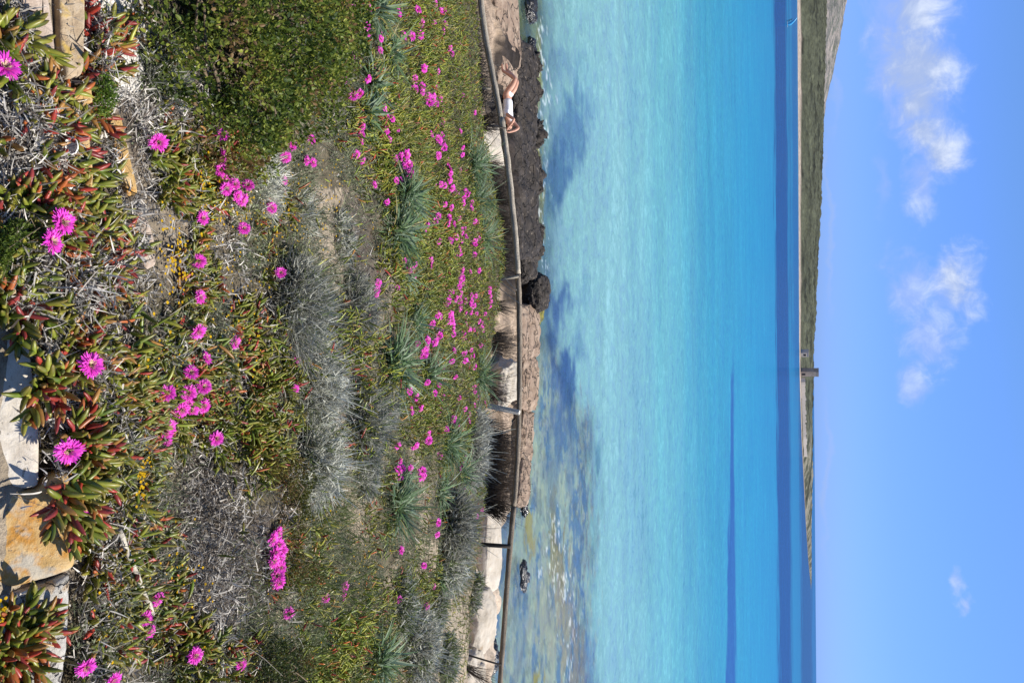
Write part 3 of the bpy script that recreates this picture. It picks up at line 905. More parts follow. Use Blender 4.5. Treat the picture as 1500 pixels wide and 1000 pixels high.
ice_plant('wide flowerless ice plant patch with yellow heads of a herb around it', 215, 655, 30, 30, 26, 0.3)


# ------------------------------------------------------------------ flowers in the carpet further off: each its own thing
_A = [(441,33),(507,33),(651,52),(711,42),(784,15),(805,47),(822,48),(731,104),(830,106),(821,138),(788,96),(503,113),(505,145),(557,131),(543,172),(670,155),(692,159),(729,153),(437,246),(545,222),(540,305),(847,212),(857,238),(897,201),(805,316),(733,302),(701,346),(320,352),(333,352),(400,345),(492,349),(437,422),(464,411),(541,410),(700,391),(726,380),(727,405),(793,380),(797,410),(750,425),(766,440),(777,430),(784,455),(755,452),(806,434),(836,462),(835,480),(902,420),(911,368),(545,475),(553,495),(556,512),(573,500),(575,530),(476,557),(472,590),(479,621),(560,577),(573,615),(601,568),(817,532),(829,562),(769,591),(789,612),(797,622),(817,632),(826,640),(811,651),(817,595),(940,494),(958,497),(890,578),(792,685),(461,678),(485,706),(595,697),(611,684),(613,700),(632,682),(620,735),(643,728),(165,634),(241,613),(143,689),(226,705),(248,716),(126,793),(81,912),(590,797),(606,797),(647,771),(524,812),(557,890),(834,742),(836,765),(838,712),(862,719),(902,650),(902,682),(902,747),(793,822),(808,812),(817,818),(834,795),(848,830),(874,830),(885,852),(917,842),(922,856),(912,870),(908,895),(943,890),(938,917),(820,900),(840,915),(797,950),(783,975),(833,958),(890,960),(832,985),(857,985),(942,975),(965,975),(750,993)]
_B = [(732,20),(865,44),(893,10),(897,28),(910,40),(897,60),(935,60),(938,74),(885,98),(888,114),(940,120),(963,42),(765,147),(766,170),(803,62),(692,166),(675,183),(660,187),(680,222),(636,147),(536,245),(533,278),(532,296),(610,267),(891,222),(893,236),(909,245),(885,260),(935,195),(968,185),(900,190),(1025,270),(1027,285),(1029,303),(1031,325),(1027,350),(852,288),(850,317),(842,326),(834,335),(875,315),(892,325),(892,293),(906,346),(893,362),(940,300),(938,325),(958,300),(967,308),(945,345),(938,375),(967,378),(920,378),(792,386),(806,392),(862,380),(858,392),(848,410),(772,424),(828,434),(818,448),(812,460),(868,430),(866,450),(866,468),(793,477),(927,425),(945,450),(957,450),(975,413),(996,420),(1007,432),(1003,450),(910,490),(922,487),(948,540),(945,572),(980,518),(1008,515),(1012,380),(717,510),(751,495),(776,505),(744,535),(740,550),(737,567),(870,541),(912,549),(857,588),(830,615),(916,586),(937,600),(960,614),(872,657),(747,681),(792,690),(811,645),(830,678),(774,728),(667,720),(703,748),(822,742),(889,741),(962,702),(963,722),(979,748),(1011,768),(955,784),(909,797),(674,806),(712,796),(815,805),(815,782),(927,825),(922,848),(857,840),(855,853),(985,850),(880,876),(833,887),(750,907),(752,936),(615,960),(684,960),(1105,131)]
_C = [(622,25),(612,60),(625,58),(618,74),(621,103),(657,60),(714,69),(710,98),(735,98),(807,3),(912,14),(914,30),(890,40),(900,38),(885,60),(897,78),(902,143),(889,192),(893,208),(905,220),(916,230),(792,296),(779,348),(981,240),(958,268),(629,418),(736,484),(789,578),(413,580),(409,624),(316,628),(146,694),(618,632),(757,663),(641,734)]
_D = [(_x + rng.normal() * 3.5, _y + rng.normal() * 5) for _x, _y in [(375 + x / 3.003, 333 + y / 3.003) for x, y in _B if 835 < x < 1010][::2]][:36]
FLOWERS = _D + [(375 + x / 3.003, y / 3.003) for x, y in _A] + [(375 + x / 3.003, 333 + y / 3.003) for x, y in _B] + [(375 + x / 2.995, 666 + y / 2.995) for x, y in _C]
ZONES = [  # x0, x1, y0, y1, label, group
    (400, 470, 190, 240, 'magenta flower in the small scatter at the foot of the round green bush', 'flowers at the foot of the bush'),
    (400, 470, 240, 320, 'magenta flower alone in yellow herbs between the bush and the bare sand', 'flowers in the yellow herbs'),
    (470, 500, 100, 130, 'magenta flower of the touching pair beside the big green bush', 'pair beside the bush'),
    (470, 530, 0, 180, 'magenta flower between the big green bush and the strap leaved lilies', 'flowers between bush and lilies'),
    (530, 572, 0, 215, 'magenta flower in among the strap leaved lilies beside the big bush', 'flowers among the lilies'),
    (500, 572, 215, 320, 'magenta flower on pale dry ground short of the two big lilies', 'flowers before the two lilies'),
    (572, 592, 215, 275, 'magenta flower in the tight bunch uphill of the two big lilies', 'bunch by the two lilies'),
    (572, 660, 0, 70, 'magenta flower scattered in the far grass at the picture top', 'flowers at the picture top'),
    (600, 665, 70, 165, 'magenta flower in the drift below the lying person', 'drift below the person'),
    (660, 720, 0, 200, 'small pink flower close under the fence near the lying person', 'flowers under the fence near the person'),
    (620, 665, 165, 235, 'magenta flower in the string leading down from the person drift', 'string of flowers'),
    (540, 570, 400, 440, 'magenta flower standing before the grey feathery bush', 'flowers before the grey bush'),
    (400, 500, 840, 920, 'magenta flower alone in the grassy corner', 'flowers in the grass'),
    (470, 560, 330, 440, 'magenta flower standing before the grey feathery bush', 'flowers before the grey bush'),
    (570, 600, 640, 712, 'magenta flower in the tight vertical row near the silver bush', 'row near the silver bush'),
    (660, 690, 660, 770, 'magenta flower beside the lilies under the brushwood screen', 'flowers under the brushwood'),
    (690, 710, 735, 770, 'magenta flower touching the foot of the brushwood screen', 'flowers at the brushwood foot'),
    (560, 680, 760, 920, 'magenta flower standing alone among low grey cushions', 'flowers among the cushions'),
    (700, 760, 370, 420, 'pink flower right below the fence rail', 'flower below the rail'),
    (712, 725, 415, 470, 'magenta flower in the topmost row just below the rail', 'row below the rail'),
    (560, 650, 320, 420, 'magenta flower beside the lilies short of the dense drift', 'flowers short of the drift'),
    (655, 712, 215, 470, 'magenta flower in the dense drift below the middle of the fence', 'dense drift'),
    (620, 655, 235, 500, 'magenta flower on the near side of the dense drift', 'near side of the drift'),
    (590, 640, 490, 660, 'magenta flower beside the single lilies right of the drift', 'flowers by the single lilies'),
    (640, 730, 470, 660, 'pink flower in the loose scatter before the pale square fence post', 'scatter before the post'),
    (0, 800, -50, 1100, 'magenta flower scattered in green ice plant mid slope', 'flowers scattered mid slope')]
_P = hit([f[0] for f in FLOWERS], [f[1] for f in FLOWERS])
gst = Geo(); _q = []; _sz = []
for (fx, fy), P in zip(FLOWERS, _P):
    z = next(z for z in ZONES if z[0] <= fx < z[1] and z[2] <= fy < z[3])
    far = P[1]
    Q = lift(P, 0.10 if far < 5 else 0.13 + rng.uniform(0, 0.03)); s_ = (0.031 if far < 5 else 0.044) * rng.uniform(0.82, 1.12)
    flower(Q, s_, far < 4.2, None, z[4], z[5]); _q.append(Q); _sz.append(s_)
stalks(gst, _q, _sz)
CARPET_STALKS = gst


# ------------------------------------------------------------------ ground cover nobody could count
def sample(n, x0, x1, kinds, y0=-450, y1=1450, jit=22):
    if y0 == -450: n = int(n * 1.53)
    px = rng.uniform(x0, x1, n); py = rng.uniform(y0, y1, n)
    k = kind_at(px, py, jit)
    m = np.isin(k, [ord(c) for c in kinds]) & ~(on_stone(px, py) & (rng.random(n) < 0.93))
    P = hit(px[m], py[m])
    ok = (P[:, 1] < 12.25) & (P[:, 1] > 1.0)
    return P[ok], px[m][ok], py[m][ok]


g = CARPET_STALKS
for n, x0, x1, sz, near in ((40, 0, 150, 0.9, True), (1500, 150, 300, 0.95, True), (9000, 300, 430, 1.0, False), (26000, 430, 550, 1.0, False), (62000, 550, 742, 1.05, False)):
    P, px, py = sample(n, x0, x1, 'iiiG' if x0 > 300 else 'i')
    k = len(P)
    nz = fbm(P[:, :2] * 2.5, 3, 77)
    c, tip = leaf_colours(k, 0.10 if x0 < 550 else 0.05)
    if x0 >= 430: c = c * np.array([1.2, 1.15, 1.1]); tip = tip * 0.5 + c * 0.6
    if 150 <= x0 < 550:
        kp = nz > -0.02; P, px, py, nz, c, tip = P[kp], px[kp], py[kp], nz[kp], c[kp], tip[kp]; k = len(P)
    c = c * (1 + 0.45 * nz[:, None]); tip = tip * (1 + 0.45 * nz[:, None])
    yel = (rng.random(k) < 0.08) & (px > 550)
    c[yel] = np.array([0.42, 0.33, 0.10]); tip[yel] = np.array([0.45, 0.32, 0.10])
    P[:, 2] += rng.uniform(0.0, 0.05, k) * (1 + nz)
    d = rand_dir(k, 0.75)
    TV, TF, TT = (FN_V, FN_F, FN_T) if near else (FF_V, FF_F, FF_T)
    scatter(g, bent(TV, 0.9), TF, P, d, sz * rng.uniform(0.04, 0.075, k), rng.uniform(0, 6.28, k), c, sz * rng.uniform(0.009, 0.014, k), tip, TT ** 3)
P, px, py = sample(4200, 425, 570, 'lb', 380, 740)
nz = fbm(P[:, :2] * 4.0, 3, 78); P = P[nz > 0.0]; k = len(P); P[:, 2] += rng.uniform(0.03, 0.14, k)
c, tip = leaf_colours(k, 0.08)
scatter(g, bent(FF_V, 0.9), FF_F, P, rand_dir(k, 0.9), rng.uniform(0.04, 0.075, k), rng.uniform(0, 6.28, k), c * 1.25, rng.uniform(0.009, 0.014, k), tip * 1.2, FF_T ** 3)
P, px, py = sample(7000, 430, 735, 'hsG', 680, 1200)
nz = fbm(P[:, :2] * 3.4, 3, 211); P = P[nz > 0.12]; k = len(P); P[:, 2] += rng.uniform(0.0, 0.05, k)
c, tip = leaf_colours(k, 0.12)
scatter(g, bent(FF_V, 0.9), FF_F, P, rand_dir(k, 0.9), rng.uniform(0.035, 0.065, k), rng.uniform(0, 6.28, k), c * 1.15, rng.uniform(0.010, 0.015, k), tip * 1.15, FF_T ** 3)
tag(g.build('ice_plant_carpet', M_leaf), 'carpet of green ice plant leaves with red tips covering the slope below the fence', 'ground cover', kind='stuff')

# grey green herbs with yellow heads
g = Geo()
for n, x0, x1 in ((3500, 110, 300), (6000, 300, 430), (9000, 430, 580), (9000, 580, 735)):
    P, px, py = sample(n, x0, x1, 'hhG' if x0 < 580 else 'h', jit=30)
    if x0 >= 580:
        P2, a2, b2 = sample(6000, x0, x1, 'i', jit=30); P = np.concatenate([P, P2]); px = np.concatenate([px, a2]); py = np.concatenate([py, b2])
    else:
        P2, a2, b2 = sample(n // 4, x0, x1, 'i' if x0 < 420 else 'il', jit=30); P = np.concatenate([P, P2]); px = np.concatenate([px, a2]); py = np.concatenate([py, b2])
    P = P[fbm(P[:, :2] * 2.6 + 9, 3, 191) > (-0.14 if x0 < 420 else -0.32)]
    rep = 6 if x0 < 420 else 5
    Q = np.repeat(P, rep, 0); k = len(Q)
    Q = Q + rng.normal(size=(k, 3)) * np.array([0.02, 0.02, 0.0])
    patch = fbm(Q[:, :2] * 1.8, 3, 91)
    c = np.array([0.205, 0.225, 0.135]) * rng.uniform(0.45, 1.6, (k, 1)) * (1 + 0.4 * patch[:, None])
    c = np.where(rng.random((k, 1)) < 0.22, np.array([0.40, 0.36, 0.26]) * rng.uniform(0.7, 1.2, (k, 1)), c)
    d = rand_dir(k, 1.3)
    ribbons(g, Q, d, rng.uniform(0.03, 0.085, k), np.maximum(rng.uniform(0.002, 0.0042, k), np.linalg.norm(Q, axis=1) * 0.0009), rand_dir(k, -0.3) * 0.5, perp(d), 2, np.array([0.8, 1.0, 0.2]), c)
    # small leaflets along the stems
    kk = k; t = rng.uniform(0.2, 1, kk)
    S = Q + d * (rng.uniform(0.02, 0.07, kk))[:, None]
    scatter(g, OV_V, OV_F, S, rand_dir(kk, 0.4), rng.uniform(0.008, 0.018, kk), rng.uniform(0, 6.28, kk), c * 1.1, rng.uniform(0.004, 0.008, kk))
# yellow heads in drifts
Yl = [(a, b, c_, e, int(n * (0.8 if a < 380 else 1.0))) for a, b, c_, e, n in [(215, 695, 16, 36, 90), (205, 705, 8, 30, 40), (322, 300, 26, 50, 90), (250, 370, 16, 60, 70), (262, 395, 22, 50, 40), (330, 440, 30, 80, 60), (400, 320, 40, 40, 90), (310, 280, 22, 30, 60), (430, 300, 60, 60, 110), (470, 300, 60, 60, 80), (235, 560, 30, 60, 40), (285, 860, 30, 50, 24), (520, 240, 60, 60, 50), (520, 90, 50, 70, 50), (470, 780, 40, 60, 60), (540, 830, 40, 70, 70), (470, 920, 60, 60, 60), (370, 460, 40, 100, 70), (640, 480, 50, 90, 110), (650, 120, 40, 110, 70), (680, 800, 30, 60, 40), (560, 360, 30, 50, 40), (240, 800, 30, 60, 26), (160, 880, 30, 80, 14), (0, 890, 6, 12, 10), (600, 650, 40, 80, 50)]]
yx = np.concatenate([rng.normal(a, c_ * 0.6, n) for a, b, c_, e, n in Yl]); yy = np.concatenate([rng.normal(b, e * 0.6, n) for a, b, c_, e, n in Yl])
m_ = (yx > -20) & (yx < 715)
P = lift(hit(yx[m_], yy[m_]), 0.07); k = len(P)
P = P + rng.normal(size=(k, 3)) * 0.006
rep = 7
aa = np.tile(np.linspace(0, 2 * np.pi, rep, endpoint=False), k) + np.repeat(rng.uniform(0, 1, k), rep)
d = np.stack([np.cos(aa), np.sin(aa), 0.35 + 0 * aa], -1) + np.repeat(rng.normal(size=(k, 3)) * 0.3, rep, 0)
yc = np.repeat(np.array([0.72, 0.46, 0.012]) * rng.uniform(0.8, 1.1, (k, 1)), rep, 0)
scatter(g, OV_V, OV_F, np.repeat(P, rep, 0), d, np.repeat(rng.uniform(0.0035, 0.006, k), rep), None, yc, 0.005)
tag(g.build('yellow_flowered_herbs', M_grey, None, False), 'low grey green herbs dotted with tiny yellow heads between the ice plants', 'ground cover', kind='stuff')

# dead curled leaves and twigs
g = Geo()
for n, x0, x1, sz in ((20000, -10, 140, 1.0), (28000, 140, 300, 1.0), (24000, 300, 430, 1.1), (9000, 430, 600, 1.1), (5000, 600, 730, 1.2)):
    P, px, py = sample(n, x0, x1, 'lll' if x0 > 100 else 'li', jit=20)
    P2, a2, b2 = sample(n // 3, x0, x1, 'hik', jit=20)
    P = np.concatenate([P, P2]); k = len(P)
    patch = fbm(P[:, :2] * 3.0, 3, 93)
    c = np.array([0.52, 0.48, 0.43]) * rng.uniform(0.25, 1.4, (k, 1)) * (1 + 0.4 * patch[:, None])
    c = np.where(rng.random((k, 1)) < 0.2, np.array([0.10, 0.08, 0.065]) * rng.uniform(0.5, 1.5, (k, 1)), c)
    P[:, 2] += rng.uniform(0.0, 0.03, k) + 0.05 * np.clip(fbm(P[:, :2] * 9, 3, 66) + 0.1, 0, 1)
    d = rand_dir(k, 0.25)
    ribbons(g, P, d, sz * rng.uniform(0.008, 0.020, k), sz * rng.uniform(0.0026, 0.0055, k), rng.normal(size=(k, 3)) * 0.9, perp(d), 4, np.array([0.5, 1, 0.9, 0.8, 0.2]), c, curl=rng.normal(size=(k, 3)) * 0.7)
    kk = k // (160 if x0 < 300 else 50); sel = rng.integers(0, k, kk)
    d = rand_dir(kk, 0.15)
    ribbons(g, P[sel], d, sz * rng.uniform(0.05, 0.13, kk), sz * rng.uniform(0.0015, 0.003, kk), rng.normal(size=(kk, 3)) * 0.5, perp(d), 4, np.array([1, 1, 0.9, 0.8, 0.5]), np.array([0.33, 0.29, 0.25]) * rng.uniform(0.4, 1.4, (kk, 1)), curl=rng.normal(size=(kk, 3)) * 0.3)
tag(g.build('dead_leaf_litter', M_dry, None, False), 'grey litter of curled dead leaves and thin twigs between the plants', 'leaf litter', kind='stuff')

# grass of the lower corner
g = Geo()
for n, x0, x1 in ((1500, 330, 430), (7000, 430, 560), (6000, 560, 735)):
    if x0 < 560: P, px, py = sample(n, x0, x1, 'G', jit=30)
    else: P, px, py = sample(n, x0, x1, 'i', jit=30)
    if x0 == 430:
        P2, a2, b2 = sample(3600, 425, 735, 'hs', 690, 1200); P = np.concatenate([P, P2[fbm(P2[:, :2] * 2.6, 3, 201) > 0.10]])
    Q = np.repeat(P, 3, 0); k = len(Q); Q = Q + rng.normal(size=(k, 3)) * np.array([0.02, 0.02, 0])
    d = rand_dir(k, 1.5)
    c = np.array([0.13, 0.17, 0.04]) * rng.uniform(0.6, 1.5, (k, 1))
    c = np.where(rng.random((k, 1)) < 0.15, np.array([0.34, 0.30, 0.13]), c)
    ribbons(g, Q, d, rng.uniform(0.06, 0.17, k), np.maximum(rng.uniform(0.002, 0.005, k), np.linalg.norm(Q, axis=1) * 0.0008), rand_dir(k, -0.5) * 0.6, perp(d), 3, None, c)
tag(g.build('grass', M_thin, None, False), 'thin green grass blades in the lower corner and along the fence', 'grass', kind='stuff')

# crushed white gravel
g = Geo()
k = 6500
px = rng.normal(166, 18, k); py = rng.uniform(-80, 145, k)
px = px + (py - 60) * 0.12
P = hit(px, py); P = P[(P[:, 1] > 1)]; k = len(P)
P[:, 2] += rng.uniform(-0.002, 0.012, k)
ico = bmesh.new(); bmesh.ops.create_icosphere(ico, subdivisions=1, radius=1.0)
IV = np.array([v.co[:] for v in ico.verts]); IF = np.array([[v.index for v in f.verts] for f in ico.faces]); ico.free()
IVj = IV * rng.uniform(0.65, 1.2, (len(IV), 1))
scatter(g, IVj, [IF], P, rand_dir(k), rng.uniform(0.003, 0.009, k), rng.uniform(0, 6.28, k), np.array([0.74, 0.70, 0.64]) * rng.uniform(0.6, 1.12, (k, 1)), rng.uniform(0.003, 0.008, k))
tag(g.build('white_gravel', M_dry, None, False), 'patch of crushed white gravel beside the big green bush', 'gravel', kind='stuff')


# ------------------------------------------------------------------ stones of the wall and flat stones in the soil
def slab_mesh(g, outline, n, zoff, thick, seed, bump=0.006, C=(0.5, 0.5, 0.5), anchor=None):
    o = np.array(outline, float); c0 = o.mean(0)
    a = hit1(*(anchor or c0)) + np.array([0, 0, zoff]); n = norm(np.array(n, float))
    d = ray(o[:, 0], o[:, 1]); P = d * ((a @ n) / (d @ n))[:, None]
    # resample the outline densely, wobble it a little
    Q = np.concatenate([P, P[:1]]); seg = np.linalg.norm(np.diff(Q, axis=0), axis=1); s = np.concatenate([[0], np.cumsum(seg)])
    m = 90; t = np.linspace(0, s[-1], m, endpoint=False)
    B = np.stack([np.interp(t, s, Q[:, k]) for k in range(3)], -1)
    B = (np.roll(B, 1, 0) + B * 2 + np.roll(B, -1, 0)) / 4
    c = B.mean(0); rad = np.linalg.norm(B - c, axis=1, keepdims=True)
    B = c + (B - c) * (1 + 0.035 * fbm(B * 30 + seed, 4, seed)[:, None])
    rings = [0.02, 0.15, 0.3, 0.45, 0.6, 0.72, 0.82, 0.9, 0.95, 0.98, 1.0, 1.0, 1.0]
    drop = [0, 0, 0, 0, 0, 0, 0, 0.002, 0.005, 0.011, 0.02, 0.02 + thick * 0.4, thick]
    V = []
    for r, dp in zip(rings, drop):
        L = c + (B - c) * r
        L = L + n * (bump * fbm(L * 14 + seed, 5, seed + 3) + 0.4 * bump * np.abs(fbm(L * 50, 3, seed + 5)))[:, None] - n * dp
        V.append(L)
    V = np.array(V); k = len(rings)
    i = np.arange(k - 1)[:, None] * m; j = np.arange(m)[None]; j2 = (j + 1) % m
    q = np.stack([i + j, i + m + j, i + m + j2, i + j2], -1).reshape(-1, 4)
    V = np.concatenate([V.reshape(-1, 3), [c + n * bump * 0.3]]); jj = np.arange(m)
    g.add(V, [q, np.stack([np.full(m, len(V) - 1), jj, (jj + 1) % m], -1)], C)
    return c


M_cream = mat_noise('cream_stone', [(0.3, (0.42, 0.36, 0.28)), (0.5, (0.56, 0.50, 0.41)), (0.7, (0.66, 0.60, 0.51))], 30, 9, 0.85, 0.6, 0.006, spots=[(24, 0.60, 0.72, (0.30, 0.24, 0.17)), (60, 0.62, 0.7, (0.20, 0.17, 0.13))])
M_ochre = mat_noise('ochre_stone', [(0.25, (0.30, 0.20, 0.10)), (0.45, (0.48, 0.30, 0.11)), (0.6, (0.54, 0.38, 0.19)), (0.75, (0.52, 0.43, 0.29))], 26, 9, 0.9, 1.0, 0.006, spots=[(17, 0.50, 0.64, (0.46, 0.22, 0.045)), (70, 0.60, 0.68, (0.16, 0.12, 0.08)), (9, 0.60, 0.70, (0.42, 0.37, 0.29))])
M_greystone = mat_noise('grey_cracked_stone', [(0.3, (0.30, 0.28, 0.25)), (0.5, (0.46, 0.43, 0.38)), (0.7, (0.56, 0.53, 0.48))], 30, 9, 0.9, 1.0, 0.008, spots=[(16, 0.58, 0.68, (0.42, 0.30, 0.18))], cracks=7.0)
M_brownslab = mat_noise('brown_slab_stone', [(0.3, (0.27, 0.19, 0.12)), (0.5, (0.40, 0.30, 0.19)), (0.7, (0.50, 0.41, 0.30))], 30, 8, 0.9, 0.7, 0.008, spots=[(18, 0.56, 0.68, (0.50, 0.34, 0.10))])
M_pinkslab = mat_noise('pinkish_slab_stone', [(0.3, (0.34, 0.26, 0.20)), (0.55, (0.48, 0.38, 0.30)), (0.75, (0.58, 0.49, 0.41))], 30, 8, 0.9, 0.7, 0.008)

wall = empty('stone_wall', hit1(55, 720), 'low wall of cream, ochre and grey stones at the lower picture edge', 'wall')
WN = (0.0, -0.42, 0.91)
for outl, m_, lab, sd in zip(WALL_STONES, (M_cream, M_ochre, M_greystone), ('smooth cream stone', 'rust stained ochre stone', 'pale grey cracked stone'), (1, 2, 3)):
    g = Geo(); slab_mesh(g, outl, WN, 0.055, 0.2, sd, 0.007 if sd < 3 else 0.014, anchor=(60, 720))
    c = np.array(wall.location); g.V = [v - c for v in g.V]
    o = g.build('coping_stone', m_, wall); o['label'] = lab
for outl, (m_, lab, z, sd) in zip(FLAT_STONES, ((M_pinkslab, 'pinkish flat slab under grey litter in the upper left corner', 0.03, 11),
                            (M_brownslab, 'brown slab with ochre stains beside the white gravel', 0.06, 12),
                            (M_ochre, 'small broken ochre stone at the end of the brown slab', 0.05, 13),
                            (M_ochre, 'long ochre flat stone under the white shell', 0.045, 14),
                            (M_ochre, 'narrow yellowish flat stone in grey twigs beyond the shell', 0.05, 15),
                            (M_pinkslab, 'pale flat stone with a rounded end among dry twigs', 0.05, 16),
                            (M_ochre, 'ochre stone showing under the ice plant with the joint flower', 0.03, 17),
                            (M_brownslab, 'small brown stone at the lower picture edge under green shoots', 0.03, 18))):
    g = Geo(); c = slab_mesh(g, outl, (0, -0.25, 0.97), z, 0.12, sd, 0.006)
    tag(g.build('flat_stone', m_, origin=c), lab, 'stone')

# white shell
P = lift(hit1(109, 217), 0.05); g = Geo()
ang = np.linspace(0, 2 * np.pi, 20, endpoint=False); VV = []
for k, (r_, z_) in enumerate([(0.001, 0.0), (0.006, 0.002), (0.012, 0.008), (0.0155, 0.017), (0.0165, 0.026), (0.015, 0.026), (0.013, 0.016), (0.008, 0.008), (0.001, 0.004)]):
    w = 1 + 0.05 * np.cos(9 * ang)
    VV.append(np.stack([np.cos(ang) * r_ * w * 1.25, np.sin(ang) * r_ * w * 0.85, 0 * ang + z_], -1))
VV = np.array(VV); i = np.arange(8)[:, None] * 20; j = np.arange(20)[None]; j2 = (j + 1) % 20
VV = VV.reshape(-1, 3) @ np.array(Matrix.Rotation(R(55), 3, 'X')).T
g.add(VV, [np.stack([i + j, i + j2, i + 20 + j2, i + 20 + j], -1).reshape(-1, 4)], (0.8, 0.79, 0.76))
tag(g.build('shell', M_dry, origin=None), 'white sea shell lying open on dry litter between red shoots', 'shell').location = Vector([float(v) for v in P])

# bleached stick
g = Geo(); a, b = lift(hit1(169, 775), 0.10), lift(hit1(231, 898), 0.12)
t = np.linspace(0, 1, 14)[:, None]; pts = a * (1 - t) + b * t + np.sin(t * 3.0) * np.array([0.012, 0, 0.004]) + 0.0008 * rng.normal(size=(14, 3))
tube(g, pts, np.linspace(0.0072, 0.0055, 14), 7, (0.46, 0.41, 0.34), True, 0.05)
tag(g.build('stick', M_wood, origin=a), 'bleached bare stick lying slanted on dark dead twigs', 'stick')


# ------------------------------------------------------------------ shrubs
def leafy_shrub(name, label, lobes, n, lsize, cols, reach=0.92, stems=40, trans=M_thin, width=0.5):
    C = np.array([hit1(px, py) * k for px, py, k, r in lobes]); Rr = np.array([r for *_, r in lobes])
    base = C.mean(0).copy(); base[2] = float(lz(base[0], base[1]))
    root = empty(name, base, label, 'shrub')
    w = Rr ** 2; w = w / w.sum(); li = rng.choice(len(lobes), n, p=w)
    d = rand_dir(n, 0.15); rad = Rr[li] * (1.04 - 0.55 * rng.random(n) ** 1.7)
    P = C[li] + d * rad[:, None] * np.array([1, 1, 0.9])
    P = P + 0.06 * np.stack([fbm(P * 6, 3, 5), fbm(P * 6, 3, 6), fbm(P * 6, 3, 7)], -1)
    dist = np.min(np.linalg.norm(P[:, None] - C[None], axis=2) / Rr[None], axis=1)
    hole = fbm(P * 9, 3, 15)
    keep = (dist > 0.5) & (P[:, 2] > lz(P[:, 0], P[:, 1]) + 0.01) & (hole > -0.12)
    P = P[keep]; d = d[keep]; k = len(P)
    cols = np.array(cols); cl = fbm(P * 7, 3, 25)
    ci = np.clip(((cl + 0.5) * len(cols) + rng.normal(size=k) * 0.9).astype(int), 0, len(cols) - 1)
    c = cols[ci] * rng.uniform(0.7, 1.3, (k, 1))
    g = Geo()
    ld = norm(d * 0.5 + rand_dir(k, 0.5))
    ls = lsize * rng.uniform(0.6, 1.2, k)
    scatter(g, OV_V, OV_F, P, ld, ls, rng.uniform(0, 6.28, k), c, ls * width * 1.4)
    g.V = [v - base for v in g.V]
    g.build('foliage', trans, root, False)
    g = Geo()
    for s_ in range(stems):
        q = P[rng.integers(0, k)]; q = C.mean(0) * 0.25 + q * 0.75; b = base + np.array([rng.normal() * 0.1, rng.normal() * 0.1, 0]) * min(1.0, max(Rr) / 0.25); b[2] = float(lz(b[0], b[1]))
        mid = (q + b) / 2 + rng.normal(size=3) * 0.05
        tube(g, np.array([b, (b + mid) / 2 + rng.normal(size=3) * 0.02, mid, (mid + q) / 2 + rng.normal(size=3) * 0.02, q]), np.array([0.008, 0.007, 0.005, 0.004, 0.002]) * min(1.0, max(Rr) / 0.25), 5, (0.16, 0.12, 0.08), False)
    g.V = [v - base for v in g.V]
    g.build('branches', M_wood, root)
    return root


leafy_shrub('evergreen_shrub', 'big round bright green bush filling the upper left of the slope', [(285, 20, 0.90, 0.24), (335, 110, 0.88, 0.25), (395, 50, 0.86, 0.30), (440, 10, 0.86, 0.30), (335, 180, 0.92, 0.17), (272, 72, 0.93, 0.13), (330, -80, 0.86, 0.36), (430, -110, 0.84, 0.40), (285, -10, 0.93, 0.13), (425, 105, 0.89, 0.25), (385, 160, 0.91, 0.18), (370, 215, 0.95, 0.12), (465, 55, 0.9, 0.22), (285, -90, 0.9, 0.24)],
            80000, 0.0175, [(0.035, 0.06, 0.010), (0.06, 0.095, 0.014), (0.11, 0.15, 0.02), (0.18, 0.22, 0.03), (0.28, 0.30, 0.045), (0.20, 0.12, 0.045)], stems=70)
leafy_shrub('low_shrub', 'low brownish green shrub with tiny leaves beyond the row of flowers', [(425, 700, 0.97, 0.09), (430, 760, 0.97, 0.10), (425, 820, 0.97, 0.09), (400, 720, 0.97, 0.08), (440, 850, 0.975, 0.08), (390, 680, 0.98, 0.07)],
            13000, 0.011, [(0.09, 0.10, 0.02), (0.14, 0.13, 0.025), (0.18, 0.15, 0.035), (0.16, 0.09, 0.03), (0.10, 0.12, 0.03)], stems=20)
leafy_shrub('dark_shrub', 'dark green shrub in shade at the lower picture edge', [(400, 965, 0.96, 0.10), (380, 1010, 0.95, 0.13), (425, 1000, 0.96, 0.11)],
            9000, 0.012, [(0.035, 0.05, 0.015), (0.06, 0.08, 0.02), (0.10, 0.12, 0.03), (0.12, 0.09, 0.03)], stems=20)
leafy_shrub('fine_leaved_herb', 'soft bright green feathery herb at the lower left edge', [(25, 370, 0.97, 0.05), (20, 400, 0.97, 0.04), (40, 350, 0.975, 0.035)],
            2600, 0.012, [(0.10, 0.15, 0.02), (0.16, 0.21, 0.035), (0.2, 0.24, 0.05)], stems=14, width=0.3)
leafy_shrub('green_sprig', 'fresh green sprig between the brown slab and the ochre flat stone', [(148, 150, 0.975, 0.035), (140, 140, 0.98, 0.03)],
            1100, 0.011, [(0.10, 0.18, 0.02), (0.14, 0.22, 0.03)], stems=8, width=0.3)


